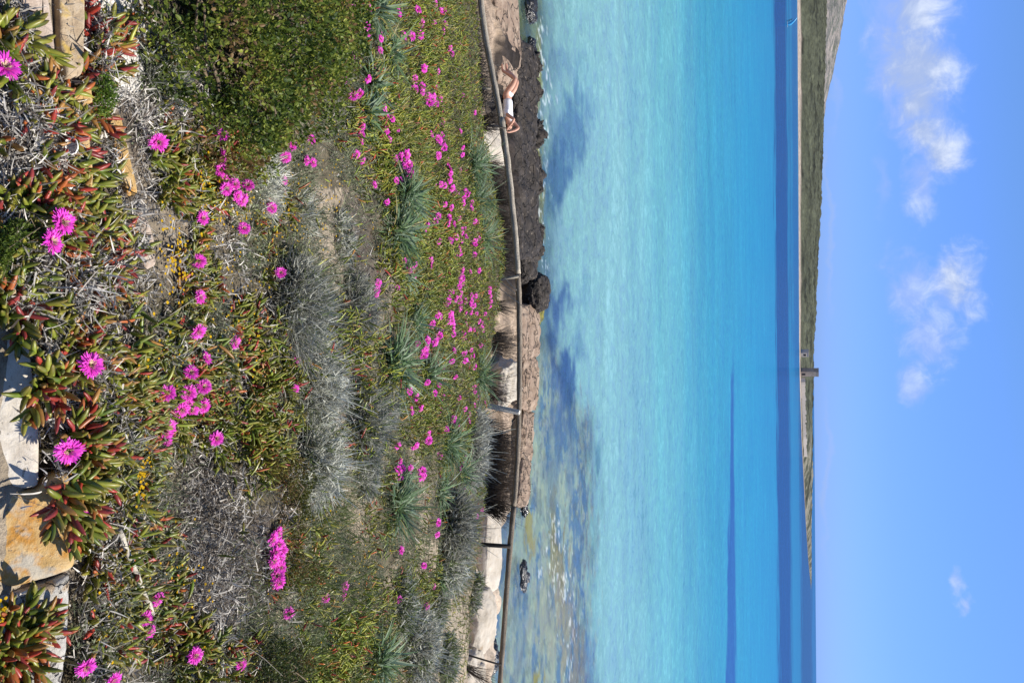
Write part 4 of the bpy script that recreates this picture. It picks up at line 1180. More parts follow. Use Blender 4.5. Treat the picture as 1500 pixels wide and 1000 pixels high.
def grey_shrub(label, bx, by, h_px, w_px, n, tone=1.0, lean=0.0, green=0.0, dens=1.0):
    base = hit1(bx, by); sl = float(base @ _f)
    wr = 0.85 * w_px * sl / FPX; hh = h_px * sl / FPX * 0.9
    root = empty('grey_shrub', base, label, 'shrub', 'silvery grey shrubs')
    g = Geo(); k = int(n * 0.62)
    q = np.sqrt(rng.random(k)); a = rng.uniform(0, 6.28, k)
    gap = fbm(np.stack([q * np.cos(a), q * np.sin(a)], -1) * 3.2 + bx, 3, 7) > -0.12
    q = q[gap]; a = a[gap]; k = len(q)
    b = base + np.stack([q * np.cos(a) * wr * 0.8, q * np.sin(a) * wr * 0.55, 0 * a], -1)
    b[:, 2] = lz(b[:, 0], b[:, 1])
    out = np.stack([np.cos(a) * q, np.sin(a) * q * 0.8, 0 * a], -1)
    d = norm(out * 0.8 * (wr / max(hh, 0.01)) + np.array([lean, 0, 0.9]) + rng.normal(size=(k, 3)) * 0.38)
    L = hh * rng.uniform(0.65, 1.05, k) * np.sqrt(np.clip(1 - 0.55 * q ** 2, 0.1, 1)) * 1.15
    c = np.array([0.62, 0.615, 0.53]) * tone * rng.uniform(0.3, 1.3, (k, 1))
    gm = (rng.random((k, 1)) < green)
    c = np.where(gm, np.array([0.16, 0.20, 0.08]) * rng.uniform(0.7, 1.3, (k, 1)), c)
    n = int(n * 0.62); wd = max(0.0028, sl * 0.00088)
    ribbons(g, b, d, L, wd * rng.uniform(0.8, 1.6, k), rng.normal(size=(k, 3)) * 0.42, perp(d), 3, np.array([1.3, 1.1, 0.9, 0.3]), c * 0.35 + np.array([0.07, 0.052, 0.04]), tipC=c * 1.12)  # woody brown roots, darkened further to paint the bush's shaded inside
    kk = int(n * 3.2 * dens); s_ = rng.integers(0, k, kk); t = rng.uniform(0.35, 1.0, kk)
    P = b[s_] + d[s_] * (L[s_] * t)[:, None] + rng.normal(size=(kk, 3)) * 0.006
    nd = norm(d[s_] * 0.6 + rng.normal(size=(kk, 3)) * 0.8)
    ribbons(g, P, nd, rng.uniform(0.018, 0.045, kk) * max(1, sl / 6), wd * rng.uniform(1.1, 2.0, kk), rng.normal(size=(kk, 3)) * 0.5, perp(nd), 2, np.array([1, 1, 0.5]), c[s_] * rng.uniform(0.8, 1.2, (kk, 1)))
    g.V = [v - base for v in g.V]
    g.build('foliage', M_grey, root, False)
    g = Geo()
    for s2 in range(10):
        e = base + np.array([rng.normal() * wr * 0.5, rng.normal() * wr * 0.3, hh * 0.5]); r0 = base + np.array([rng.normal() * 0.02, rng.normal() * 0.02, 0])
        tube(g, np.array([r0, (r0 + e) / 2 + rng.normal(size=3) * 0.02, e]), np.array([0.007, 0.005, 0.003]), 5, (0.20, 0.17, 0.13), False)
    g.V = [v - base for v in g.V]
    g.build('stems', M_wood, root)


for args in (('tall grey feathery bush with a dark near side mid slope', 418, 448, 66, 66, 4200, 0.72, 0.25, 0.15),
             ('silver bush directly right of the tall feathery bush', 448, 560, 62, 62, 3200, 1.05, 0.1, 0.1),
             ('pale grey bush standing behind the tall feathery bush', 516, 455, 38, 48, 2200, 0.62, -0.2, 0.1),
             ('silver bush right of the silver pair, next to bare sand', 448, 668, 58, 66, 3000, 1.1, 0.1, 0.12),
             ('small dense grey bush behind the bare sand strip', 524, 622, 46, 56, 4200, 0.62, -0.1, 0.25),
             ('flat silver bush left of the yellow spotted herb strip', 530, 690, 30, 36, 1500, 0.8, 0, 0.2),
             ('low grey bush at the back of the dense grey pair', 560, 590, 24, 36, 1300, 0.8, 0, 0.1),
             ('smooth round grey bush nearest the brushwood screen', 684, 655, 34, 58, 4200, 0.8, 0, 0.0),
             ('broad grey bush with a dark hollow under the fence corner', 652, 770, 44, 46, 3400, 0.6, 0, 0.1),
             ('silvery bush right of the broad dark hollowed bush', 648, 825, 40, 44, 2400, 1.05, 0, 0.15),
             ('tidy green grey cushion bush in sandy ground', 580, 884, 30, 42, 2600, 0.85, 0, 0.5),
             ('small dark cushion bush between cushion and boulder', 636, 892, 22, 26, 1500, 0.7, 0, 0.4),
             ('fluffy grey bush near the lower right fence end', 606, 945, 48, 50, 2800, 0.95, 0, 0.15),
             ('small grey green bush on the lip before the white boulder', 688, 868, 14, 30, 1200, 0.75, 0, 0.4),
             ('round green bush on the lip beside the last fence stake', 655, 965, 22, 36, 1700, 0.85, 0, 0.5),
             ('pale ash grey mat plant at the foot of the round green bush', 385, 268, 22, 60, 2400, 1.3, 0, 0.0),
             ('fine grey green tuft plant behind the white gravel', 225, 112, 26, 50, 1600, 0.8, 0, 0.45),
             ('thin grey wispy plant over pale sand streaks', 440, 320, 18, 44, 450, 1.0, 0, 0.2),
             ('grey wispy plant over the last bare sand streak', 500, 350, 20, 44, 500, 0.9, 0, 0.2)):
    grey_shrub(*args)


# ------------------------------------------------------------------ strap leaved lilies
def lily(label, bx, by, r_px, n):
    base = hit1(bx, by); sl = float(base @ _f); L0 = r_px * sl / FPX * 1.2
    root = empty('lily_clump', base, label, 'lily', 'strap leaved lily clumps')
    g = Geo(); k = int(n * 2.3)
    a = rng.uniform(0, 6.28, k); e = rng.uniform(0.35, 1.4, k)
    d = np.stack([np.cos(a) * np.cos(e), np.sin(a) * np.cos(e), np.sin(e)], -1)
    b = base + d * np.array([0.03, 0.03, 0]) + rng.normal(size=(k, 3)) * np.array([L0 * 0.12, L0 * 0.12, 0])
    c = np.array([0.12, 0.19, 0.085]) * rng.uniform(0.5, 1.6, (k, 1))
    c = np.where(rng.random((k, 1)) < 0.3, np.array([0.25, 0.32, 0.21]) * rng.uniform(0.8, 1.2, (k, 1)), c)
    c = np.where(rng.random((k, 1)) < 0.04, np.array([0.36, 0.30, 0.12]), c)
    sd = norm(np.stack([-np.sin(a), np.cos(a), 0 * a], -1) + rng.normal(size=(k, 3)) * 0.35)
    bend = np.stack([np.cos(a) * 0.25, np.sin(a) * 0.25, -rng.uniform(0.15, 0.75, k)], -1) + rng.normal(size=(k, 3)) * 0.15
    ribbons(g, b, d, L0 * rng.uniform(0.7, 1.25, k), 0.0125 * rng.uniform(0.7, 1.3, k), bend, sd, 6, np.array([0.7, 0.95, 1, 0.95, 0.8, 0.5, 0.06]), c)
    g.V = [v - base for v in g.V]
    g.build('leaves', M_thin, root, True)


for args in (('left one of the two big touching lilies mid slope', 574, 290, 46, 120), ('right one of the two big touching lilies mid slope', 570, 340, 44, 120),
             ('big dark green lily standing alone beside the silver bushes', 566, 537, 48, 150), ('narrow lily at the near edge of the dense flower drift', 602, 474, 34, 80),
             ('lily at the picture top beyond the big green bush', 544, 14, 42, 90), ('ragged lily second from the picture top', 566, 76, 36, 70), ('loose lily with a few flowers between its leaves', 538, 125, 36, 60),
             ('pale lily closest to the tight flower bunch', 530, 166, 36, 70), ('tall dark lily touching the fence below the pale rock', 684, 245, 44, 110), ('lily hanging over by the fence right of the tall dark one', 692, 292, 36, 80),
             ('blue green lily half under the fence rail', 700, 350, 36, 80), ('small lily right of the two big touching ones', 582, 402, 28, 50), ('loose lily right of the narrow drift lily', 622, 548, 36, 60),
             ('pale blue lily below the loose brushwood twigs', 696, 552, 38, 90), ('lily with pink flowers to its left, before the smooth grey bush', 650, 650, 42, 110), ('pale lily between the smooth grey bush and the pink row', 668, 694, 36, 80),
             ('broad green lily right of the flower row in yellow herbs', 572, 742, 48, 130), ('pale narrow lily above the broad green one', 640, 722, 28, 50), ('grey green lily beside the fluffy grey bush', 546, 970, 44, 90), ('faded lily before the silvery bush under the fence', 640, 856, 30, 60), ('thin lily left of the broad green one', 578, 700, 28, 40)):
    lily(*args)


# ------------------------------------------------------------------ fence and brushwood
FY = 12.3
RAIL = [(698, -110), (703, 0), (711, 60), (719, 95), (729, 150), (737, 190), (743, 235), (749, 290), (754, 340), (758, 385), (760, 430), (761, 500), (761, 560), (760, 620), (757, 690), (752, 750), (747, 800), (741, 880), (736, 950), (732, 1010), (726, 1120)]
rp = np.array(RAIL, float); RP = at_y(rp[:, 0], rp[:, 1], np.full(len(rp), FY))
fence = empty('wooden_fence', (float(RP[10, 0]), FY, float(lz(RP[10, 0], FY))), 'weathered round pole fence along the far edge of the flower slope', 'fence')
fo = np.array(fence.location)
tt = np.arange(len(RP)); ti = np.linspace(0, len(RP) - 1, 110)
RPd = np.stack([np.interp(ti, tt, RP[:, k]) for k in range(3)], -1)
RPd = np.stack([np.convolve(np.pad(RPd[:, k], 3, mode='edge'), np.ones(7) / 7, 'valid') for k in range(3)], -1)
for i0, i1, c_ in ((0, 26, (0.42, 0.385, 0.34)), (25, 52, (0.47, 0.43, 0.375)), (51, 82, (0.26, 0.225, 0.19)), (81, 110, (0.19, 0.165, 0.14))):  # last two lengths darker: the rail's shade is painted into its wood
    g = Geo(); pts = RPd[i0:i1]
    tube(g, pts - fo, np.linspace(0.058, 0.048, len(pts)) if i0 < 50 else np.linspace(0.047, 0.042, len(pts)), 12, np.tile(np.array(c_), (len(pts) * 12 + 2, 1)) * rng.uniform(0.65, 1.25, (len(pts) * 12 + 2, 1)) * np.array([1.06, 1.0, 0.92]), True, 0.06)
    g.build('rail', M_wood, fence)


def rail_at(py): return np.array([np.interp(py, rp[:, 1], RP[:, k]) for k in range(3)])


for pt, pb, rad, c_, lab in (((741, 188), (690, 179), 0.014, (0.12, 0.10, 0.085), None), ((719, 130), (680, 128), 0.020, (0.30, 0.26, 0.21), None), ((761, 604), (700, 591), 0.046, (0.78, 0.72, 0.63), 'thick pale square post'),
                             ((748, 800), (690, 796), 0.036, (0.07, 0.06, 0.052), 'dark upright post'), ((733, 973), (676, 956), 0.015, (0.07, 0.06, 0.05), None), ((759, 405), (728, 410), 0.024, (0.36, 0.32, 0.26), None)):
    a = at_y(pt[0], pt[1], FY - 0.075); b = at_y(pb[0], pb[1], FY - 0.10); b[2] = min(b[2], float(lz(b[0], b[1])) - 0.1)
    g = Geo()
    pts = np.array([a, a * 0.6 + b * 0.4, a * 0.3 + b * 0.7, b]) - fo
    tube(g, pts, rad, 4 if rad > 0.04 else 9, c_, True, 0.03)
    o = g.build('post', M_wood, fence, rad < 0.04)
    if lab: o['label'] = lab


def brush(label, y0, y1, n, tone, lean=0.0, hgt=1.0, jit=0.16, gaps=True, col_=(0.20, 0.165, 0.135), back=0.22, over=0.12):
    py = rng.uniform(y0, y1, n * 2); py = py[fbm(np.stack([py * 0.09, py * 0], -1), 3, int(y0) + 500) > (-0.12 if gaps else -2)][:n]; n = len(py); T = np.array([rail_at(v) for v in py])
    B = T.copy(); B[:, 1] += back + rng.uniform(-0.08, 0.12, n); B[:, 2] = np.minimum(lz(B[:, 0], B[:, 1] - 0.15) - 0.12, T[:, 2] - 0.45)
    h = (T[:, 2] - B[:, 2]) * hgt
    d = np.stack([lean + rng.normal(size=n) * jit, rng.normal(size=n) * 0.06 - 0.05, np.ones(n)], -1)
    L = (h + over * 0.2) * rng.uniform(0.5, 1.0, n)
    c = np.array(col_) * tone * rng.uniform(0.4, 1.5, (n, 1))
    g = Geo(); d = norm(d)
    ribbons(g, B, d, L, rng.uniform(0.005, 0.014, n), rng.normal(size=(n, 3)) * 0.14, perp(d), 3, np.array([1, 0.9, 0.7, 0.3]), c)
    sub = rng.integers(0, n, n); t = rng.uniform(0.2, 0.95, n)
    P = B[sub] + d[sub] * (L[sub] * t)[:, None]; nd = norm(d[sub] + rng.normal(size=(n, 3)) * 0.45)
    ribbons(g, P, nd, rng.uniform(0.08, 0.28, n), 0.005, rng.normal(size=(n, 3)) * 0.1, perp(nd), 2, np.array([1, 0.7, 0.3]), c[sub])
    o0 = B.mean(0)
    tag(g.build('brushwood_screen', M_dry, None, False, origin=o0), label, 'brushwood', 'brushwood pieces behind the fence')


brush('grey weathered brushwood screen behind the upper end of the rail', -110, 150, 2200, 1.0, 0, 0.88, 0.2, False, (0.24, 0.21, 0.185))
brush('short brushwood remnant left of the bare pale rock', 152, 184, 240, 0.8, 0.05, 0.9)
brush('brushwood remnant right of the bare pale rock behind the tall lily', 228, 272, 420, 0.9, 0.1, 0.85)
brush('dark brushwood screen behind the middle of the rail', 275, 392, 900, 0.7, 0.1, 0.92)
brush('thin dry brushwood right of the white canes', 440, 515, 420, 1.0, 0.12, 0.85, 0.15)
brush('loose black twigs standing before pale rock left of the square post', 545, 590, 150, 0.45, 0.18, 0.8, 0.2)
brush('tangle of black twigs right of the square post', 612, 642, 160, 0.4, 0.25, 0.8, 0.3)
brush('dense brown brushwood screen between the square post and the slanting bundle', 640, 742, 1900, 1.0, -0.02, 0.95, 0.13, False, (0.23, 0.185, 0.15))
brush('slanting black brushwood bundle closing the brown screen', 728, 752, 340, 0.35, 0.32, 0.95, 0.1)
brush('broken slanting brushwood at the lower end of the fence', 985, 1060, 300, 0.7, 0.3, 0.9, 0.15)

# bleached canes bending over the rail
for lab, p in (('upper bleached cane arching onto the rail', [(718, 385), (732, 398), (746, 415), (757, 425)]), ('middle bleached cane lying under the arching one', [(722, 396), (732, 412), (745, 422), (755, 430)]), ('long bleached cane reaching past the rail over rock', [(719, 406), (735, 425), (755, 440), (774, 455)])):
    pts = np.array([at_y(x, y, FY - 0.12 - 0.02 * i) for i, (x, y) in enumerate(p)])
    ti = np.linspace(0, 3, 16); pts = np.stack([np.interp(ti, range(4), pts[:, k]) for k in range(3)], -1)
    g = Geo(); tube(g, pts, np.linspace(0.009, 0.005, 16), 6, (0.48, 0.44, 0.38), True)
    tag(g.build('dry_cane', M_wood, origin=pts[0]), lab, 'cane', 'bleached canes at the fence')


# ------------------------------------------------------------------ rocks on the shore
ico = bmesh.new(); bmesh.ops.create_icosphere(ico, subdivisions=5, radius=1.0)
I5V = np.array([v.co[:] for v in ico.verts]); I5F = np.array([[v.index for v in f.verts] for f in ico.faces]); ico.free()


def rock(label, c, size, seed, mat, rotz=0.0, boxy=0.55, rough=0.22, strata=0.0, name='rock', group=None):
    V = np.sign(I5V) * np.abs(I5V) ** boxy; V = V / np.max(np.abs(V), axis=1, keepdims=True) ** 0.35
    W = V * np.array(size)
    bl = fbm(np.floor(W / (max(size) * 0.30) + 0.35 * fbm(W * 2.5 + seed, 3, seed + 21)[:, None]) * 1.7 + seed, 1, seed + 31)
    S = W / (max(size) * 0.45) + seed * 7.3
    disp = 0.55 * bl + fbm(S, 5, seed, 0.6) * 1.0 + 0.45 * (0.35 - np.abs(fbm(S * 2.3, 4, seed + 9))) * 2
    if strata: disp = disp + strata * np.sign(np.sin(W[:, 2] * 22 / max(size[2], 0.2) + 3 * fbm(S, 2, seed + 3)))
    V = W + norm(V) * (disp * rough * min(size) * 1.3)[:, None]
    ca, sa = math.cos(rotz), math.sin(rotz)
    V = np.stack([V[:, 0] * ca - V[:, 1] * sa, V[:, 0] * sa + V[:, 1] * ca, V[:, 2]], -1)
    g = Geo(); g.add(V, [I5F])
    o = g.build(name, mat, None, True); o.location = Vector([float(v) for v in c])
    tag(o, label, 'rock', group)
    return o


M_dark = mat_noise('dark_brown_rock', [(0.25, (0.014, 0.012, 0.010)), (0.5, (0.040, 0.032, 0.026)), (0.75, (0.085, 0.068, 0.054))], 3, 9, 0.75, 1.0, 0.06, spots=[(9, 0.60, 0.70, (0.19, 0.155, 0.12))], cracks=2.0)
M_brown = mat_noise('pink_brown_rock', [(0.25, (0.18, 0.125, 0.09)), (0.5, (0.30, 0.215, 0.155)), (0.75, (0.42, 0.33, 0.245))], 3, 9, 0.9, 0.9, 0.05, spots=[(12, 0.62, 0.72, (0.12, 0.085, 0.06))], cracks=1.2)
M_pale = mat_noise('pale_rock', [(0.25, (0.34, 0.29, 0.22)), (0.5, (0.48, 0.42, 0.34)), (0.75, (0.58, 0.53, 0.45))], 2.2, 9, 0.9, 0.9, 0.05, spots=[(7, 0.58, 0.72, (0.42, 0.33, 0.23)), (25, 0.64, 0.72, (0.22, 0.18, 0.13))])
M_wet = mat_noise('wet_black_rock', [(0.3, (0.012, 0.012, 0.012)), (0.7, (0.05, 0.045, 0.04))], 5, 7, 0.22, 0.8, 0.04, spec=0.6)
M_moss = mat_noise('weed_covered_rock', [(0.3, (0.05, 0.05, 0.02)), (0.5, (0.16, 0.15, 0.03)), (0.7, (0.30, 0.25, 0.03))], 6, 8, 0.6, 0.9, 0.04)


def on_z(px, py, z): return at_z(px, py, z)


RG = 'dark wave worn rocks'
rock('dark wave worn rock behind the knees of the lying person', on_z(752, 100, -7.95), (0.75, 0.85, 0.44), 1, M_dark, 0.1)
rock('dark rock ledge behind the back of the lying person', on_z(753, 165, -7.95), (0.85, 0.9, 0.46), 2, M_dark, -0.1)
rock('dark brown jagged ledge just right of the lying person', on_z(752, 232, -7.95), (0.95, 1.1, 0.46), 3, M_dark, 0.05)
rock('long dark brown cracked ledge behind the middle rail', on_z(755, 322, -7.95), (1.2, 1.1, 0.44), 4, M_dark, -0.05)
rock('glistening dark ledge end left of the round boulder', on_z(760, 388, -8.05), (0.5, 0.60, 0.40), 5, M_dark, 0.2)
rock('round dark boulder standing out into the water', on_z(781, 428, -7.95), (0.56, 0.6, 0.42), 6, M_dark, 0.3, 0.8)
for lab_, px_, py_, sz_, sd_ in (('jagged dark rock tip beside the small dark reef rock', 776, 92, (0.30, 0.26, 0.34), 41), ('jagged dark rock at the waterline behind the bent knees', 779, 128, (0.40, 0.24, 0.30), 42), ('jagged dark rock at the waterline behind the raised elbow', 783, 196, (0.34, 0.30, 0.36), 43),
                                 ('low jagged dark rock jutting into foam before the middle rail', 786, 262, (0.46, 0.28, 0.26), 44), ('jagged dark rock at the waterline left of the glistening ledge', 783, 352, (0.38, 0.30, 0.34), 45)):
    rock(lab_, on_z(px_ - 7, py_, -8.12), (sz_[0] * 1.35, sz_[1] * 1.3, sz_[2]), sd_, M_dark, sd_ * 0.7, 0.6, 0.45)
rock('weed covered low rock at the foot of the round boulder', on_z(782, 458, -8.15), (0.4, 0.45, 0.22), 7, M_moss, 0.3, 0.8)
rock('pink brown flat ledge right of the round boulder', on_z(762, 485, -8.15), (0.85, 0.9, 0.36), 8, M_brown, 0.1)
rock('broken pink brown rock beyond the square fence post', on_z(764, 560, -8.15), (0.85, 0.7, 0.30), 9, M_brown, -0.1, 0.5, 0.35)
rock('low pink brown rock right of the square fence post', on_z(760, 640, -8.2), (0.8, 0.6, 0.28), 10, M_brown, -0.25, 0.5, 0.35)
rock('dark flat rock before the brown screen at the waterline', on_z(757, 705, -8.15), (0.7, 0.45, 0.30), 11, M_brown, -0.3)
rock('bare pale rock seen through the gap in the brushwood', on_z(706, 210, -7.0), (0.42, 0.8, 0.36), 12, M_pale, 0.0, 0.6)
rock('pale rock behind the loose black twigs', on_z(732, 560, -7.2), (0.5, 0.6, 0.4), 13, M_pale, 0.2)
rock('long cream ledge beyond the dark upright post', on_z(706, 800, -7.35), (1.1, 0.5, 0.34), 14, M_pale, -0.1, 0.5, 0.14, 0.05)
rock('large smooth white boulder at the right end of the beach', on_z(692, 905, -7.35), (0.78, 0.62, 0.46), 15, M_pale, 0.15, 0.8, 0.12)
rock('cream rock edge at the far right under the broken brushwood', on_z(678, 1010, -7.3), (0.9, 0.5, 0.4), 16, M_pale, 0.0, 0.6)
rock('wet black rock right of the white boulder', on_z(716, 962, -8.1), (0.45, 0.32, 0.18), 17, M_wet, 0.2, 0.8, 0.6)
rock('wet black rock alone in the weedy shallows', on_z(764, 842, -8.25), (0.46, 0.26, 0.13), 18, M_wet, 0.1, 0.9, 0.7)
rock('wet black rock with weed beside the slanting bundle', on_z(765, 742, -8.25), (0.30, 0.22, 0.14), 19, M_wet, 0.1, 0.9, 0.6)
rock('green weed tuft rock next to the slanting bundle', on_z(763, 728, -8.2), (0.14, 0.16, 0.15), 20, M_moss, 0.1, 0.8, 0.3)
rock('dark reef rock breaking the water at the picture top', on_z(775, 8, -8.2), (0.50, 0.30, 0.17), 21, M_wet, 0.0, 0.8, 0.6)
rock('small dark reef rock below the one at the picture top', on_z(776, 70, -8.22), (0.28, 0.22, 0.17), 22, M_wet, 0.0, 0.7, 0.3)
rock('pale sandy rock bank behind the upper end of the rail', on_z(726, 40, -7.9), (1.6, 0.9, 0.40), 23, M_brown, 0.1, 0.5, 0.15, 0.04)
rock('small dark brown stone in front of the lying person', on_z(733, 146, -7.2), (0.10, 0.08, 0.07), 24, M_dark, 0.4, 0.8, 0.2, name='stone')


# ------------------------------------------------------------------ far shore: low scrub land, hill, tower, house, wall
SHOREPX = [(-500, 1162), (0, 1168), (250, 1169.5), (500, 1170.5), (560, 1171.5), (640, 1174), (700, 1177), (760, 1180), (820, 1184), (862, 1188)]
RIDGE = [(-500, 1216), (-100, 1211), (0, 1210), (60, 1209), (120, 1207), (180, 1206), (240, 1203.5), (300, 1202.5), (330, 1200), (400, 1196), (460, 1194), (500, 1191.5), (530, 1191), (580, 1190.2), (640, 1190), (700, 1190.5), (760, 1189), (820, 1189), (850, 1189), (866, 1188)]
SH = np.array(SHOREPX, float); RD = np.array(RIDGE, float)


def far_point(py):
    """ground plan of the far beach: point on the waterline seen at picture height py"""
    return at_z(np.interp(py, SH[:, 0], SH[:, 1]), py, ZS)


def build_island():
    pys = np.linspace(-480, 866, 900); rows = np.concatenate([np.linspace(0, 0.12, 10), np.linspace(0.13, 1.0, 70), [1.1, 1.4]])
    B = far_point(pys); depth = np.interp(pys, [-480, 0, 500, 600, 750, 866], [420, 380, 260, 160, 110, 10])
    hd = norm(B * np.array([1, 1, 0]))
    Y1 = B[:, 1] + depth * hd[:, 1]
    T = at_y(np.interp(pys, RD[:, 0], RD[:, 1]), pys, Y1)
    V = []; Cc = []
    for r in rows:
        P = B + hd * (depth * r)[:, None]
        f = np.where(r < 0.1, r / 0.1 * 0.11, 0.11 + 0.89 * np.clip((r - 0.1) / 0.9, 0, 1) ** 0.7)
        if r > 1: f = 1 - (r - 1) * 2.6
        z = ZS - 0.15 + (T[:, 2] - ZS) * f
        xy = P[:, :2]
        bush = np.abs(fbm(xy * 0.10, 4, 3)) + 0.6 * np.maximum(fbm(xy * 0.035, 3, 13), 0)
        veg = sstep(np.full(len(pys), r), 0.10, 0.17)
        z = z + veg * bush * np.interp(pys, [-480, 500, 600, 866], [3.2, 2.4, 1.5, 0.2])
        V.append(np.stack([P[:, 0], P[:, 1], z], -1))
        n1 = fbm(xy * 0.05, 4, 23); n2 = fbm(xy * 0.22, 3, 33)
        v = np.array([0.062, 0.066, 0.042]) * (1 + 0.5 * n1[:, None] + 0.55 * n2[:, None])
        dk = sstep(fbm(xy * 0.06, 3, 43), 0.18, 0.32)[:, None]; v = v * (1 - 0.55 * dk)
        s = np.array([0.36, 0.29, 0.24]) * (1 + 0.25 * n2[:, None])
        rockend = (sstep(pys, 600, 680) * sstep(n2 + n1, -0.05, 0.3))[:, None] * 0.3
        v = v * (1 - rockend) + np.array([0.46, 0.40, 0.33]) * rockend
        s = s * np.interp(pys, [560, 680], [1.0, 0.6])[:, None]
        w = sstep(np.full(len(pys), r) + 0.03 * n1, 0.05, 0.10)[:, None]
        Cc.append(s * (1 - w) + v * w)
    V = np.array(V); m = len(pys); k = len(rows)
    i = np.arange(k - 1)[:, None] * m; j = np.arange(m - 1)[None]
    q = np.stack([i + j, i + j + 1, i + m + j + 1, i + m + j], -1).reshape(-1, 4)
    mm, t, out = new_mat('far_scrub')
    atn = t.node('ShaderNodeAttribute', attribute_name='Col')
    pos = t.node('ShaderNodeNewGeometry').outputs['Position']
    n = t.noise(0.45, 5, 0.65, pos)
    c = t.mix(0.8, atn.outputs['Color'], t.ramp(n, [(0.3, (0.45, 0.45, 0.45)), (0.7, (1.5, 1.5, 1.45))]), 'MULTIPLY')
    principled(t, out, c, 0.9, 0.1, t.bump(n, 0.6, 1.0))
    g = Geo(); g.add(V.reshape(-1, 3), [q], np.array(Cc).reshape(-1, 3))
    tag(g.build('far_land', mm), kind='structure')


build_island()


def build_hill():
    top = np.array([(-600, 1262), (-300, 1252), (-100, 1243), (-20, 1240), (10, 1239), (30, 1236.5), (60, 1230), (80, 1224), (110, 1218.5), (140, 1211), (170, 1207.5), (195, 1204), (215, 1200), (260, 1190)], float)
    pys = np.linspace(-580, 255, 420); rows = np.linspace(0, 1, 70)
    D0, D1 = 1500.0, 2400.0
    T = at_y(np.interp(pys, top[:, 0], top[:, 1]), pys, np.full(len(pys), D1))
    B = at_y(np.full(len(pys), 1180.0), pys, np.full(len(pys), D0)); B[:, 2] = ZS - 1
    V = []
    for r in rows:
        P = B * (1 - r) + T * r
        P[:, 2] = B[:, 2] + (T[:, 2] - B[:, 2]) * r ** 0.9
        amp = 26 * r * (1 - 0.75 * r) * np.clip((T[:, 2] - ZS) / 60, 0.05, 1)
        P[:, 2] += amp * (1 - 2 * np.abs(fbm(P[:, :2] * 0.010, 5, 3))) - amp * 0.5
        V.append(P)
    V.append(T + np.array([0, 300, -60]))
    V = np.array(V); m = len(pys); k = len(V)
    i = np.arange(k - 1)[:, None] * m; j = np.arange(m - 1)[None]
    q = np.stack([i + j, i + j + 1, i + m + j + 1, i + m + j], -1).reshape(-1, 4)
    mt = mat_noise('hill_rock', [(0.30, (0.075, 0.08, 0.068)), (0.45, (0.15, 0.145, 0.13)), (0.58, (0.30, 0.26, 0.23)), (0.75, (0.42, 0.36, 0.31))], 0.035, 9, 0.95, 1.0, 9.0, obj=False, spots=[(0.02, 0.54, 0.64, (0.10, 0.11, 0.085)), (0.05, 0.56, 0.66, (0.10, 0.115, 0.085))])
    g = Geo(); g.add(V.reshape(-1, 3), [q])
    tag(g.build('hill', mt), kind='structure')


build_hill()

M_tower = mat_noise('tower_stone', [(0.3, (0.26, 0.20, 0.15)), (0.6, (0.38, 0.30, 0.23)), (0.8, (0.44, 0.36, 0.28))], 0.8, 6, 0.9, 0.5, 0.05)
M_house = mat_noise('house_plaster', [(0.3, (0.52, 0.44, 0.36)), (0.7, (0.62, 0.54, 0.45))], 0.8, 5, 0.9, 0.3, 0.02)
M_hole = mat_noise('dark_opening', [(0.3, (0.010, 0.010, 0.012)), (0.7, (0.02, 0.02, 0.022))], 2, 3, 0.6, 0.1, 0.01)


def tower():
    b = far_point(545.0); hd = norm(b * np.array([1, 1, 0])); c = b + hd * 16
    sl = float(c @ _f); side = 13.0 * sl / FPX / math.sqrt(2); hgt = 22.5 * float(np.linalg.norm(c)) / 1318
    z0 = ZS + 1.0; rz = math.atan2(c[1], c[0]) + R(45) - R(4)
    root = empty('watch_tower', (c[0], c[1], z0), 'square stone watch tower on the far beach', 'tower'); root.rotation_euler = (0, 0, rz)
    g = Geo(); box(g, (0, 0, hgt / 2 - 0.5), (side, side, hgt + 1), taper=0.96); g.build('wall', M_tower, root, False)
    g = Geo()
    for sx, sy, a, b_ in ((0, 1, side * 0.98, 0.5), (0, -1, side * 0.98, 0.5), (1, 0, 0.5, side * 0.98 - 1.0), (-1, 0, 0.5, side * 0.98 - 1.0)):
        box(g, (sx * (side * 0.49 - 0.23), sy * (side * 0.49 - 0.23), hgt + 0.5), (a, b_, 1.0))
    g.build('parapet', M_tower, root, False)
    for ax in (0, 1):
        g = Geo()
        box(g, ((-side / 2 - 0.01, 0, hgt * 0.13) if ax == 0 else (side * 0.1, -side / 2 - 0.01, hgt * 0.13)), ((0.12, 1.5, hgt * 0.22) if ax == 0 else (1.5, 0.12, hgt * 0.22)))
        g.build('door', M_hole, root, False)
    g = Geo(); box(g, (0, -side * 0.492, hgt * 0.6), (0.9, 0.12, 1.3)); g.build('window', M_hole, root, False)
    return rz


rz_t = tower()


def house():
    b = far_point(517.0); hd = norm(b * np.array([1, 1, 0])); c = b + hd * 22
    sl = float(c @ _f); w = 9.0 * sl / FPX; h = 9.5 * float(np.linalg.norm(c)) / 1318
    root = empty('house', (c[0], c[1], ZS + 1.3), 'small flat roofed pale house beside the watch tower', 'house'); root.rotation_euler = (0, 0, rz_t)
    g = Geo(); box(g, (0, 0, h / 2 - 0.6), (w, w * 0.8, h + 1.2)); g.build('wall', M_house, root, False)
    g = Geo(); box(g, (0, 0, h + 0.12), (w + 0.3, w * 0.8 + 0.3, 0.24)); g.build('roof', M_house, root, False)
    g = Geo(); box(g, (-w / 2 - 0.01, 0, h * 0.42), (0.12, 1.5, h * 0.36)); g.build('window', M_hole, root, False)
    g = Geo(); box(g, (0, -w * 0.4 - 0.01, h * 0.42), (1.4, 0.12, h * 0.36)); g.build('window', M_hole, root, False)


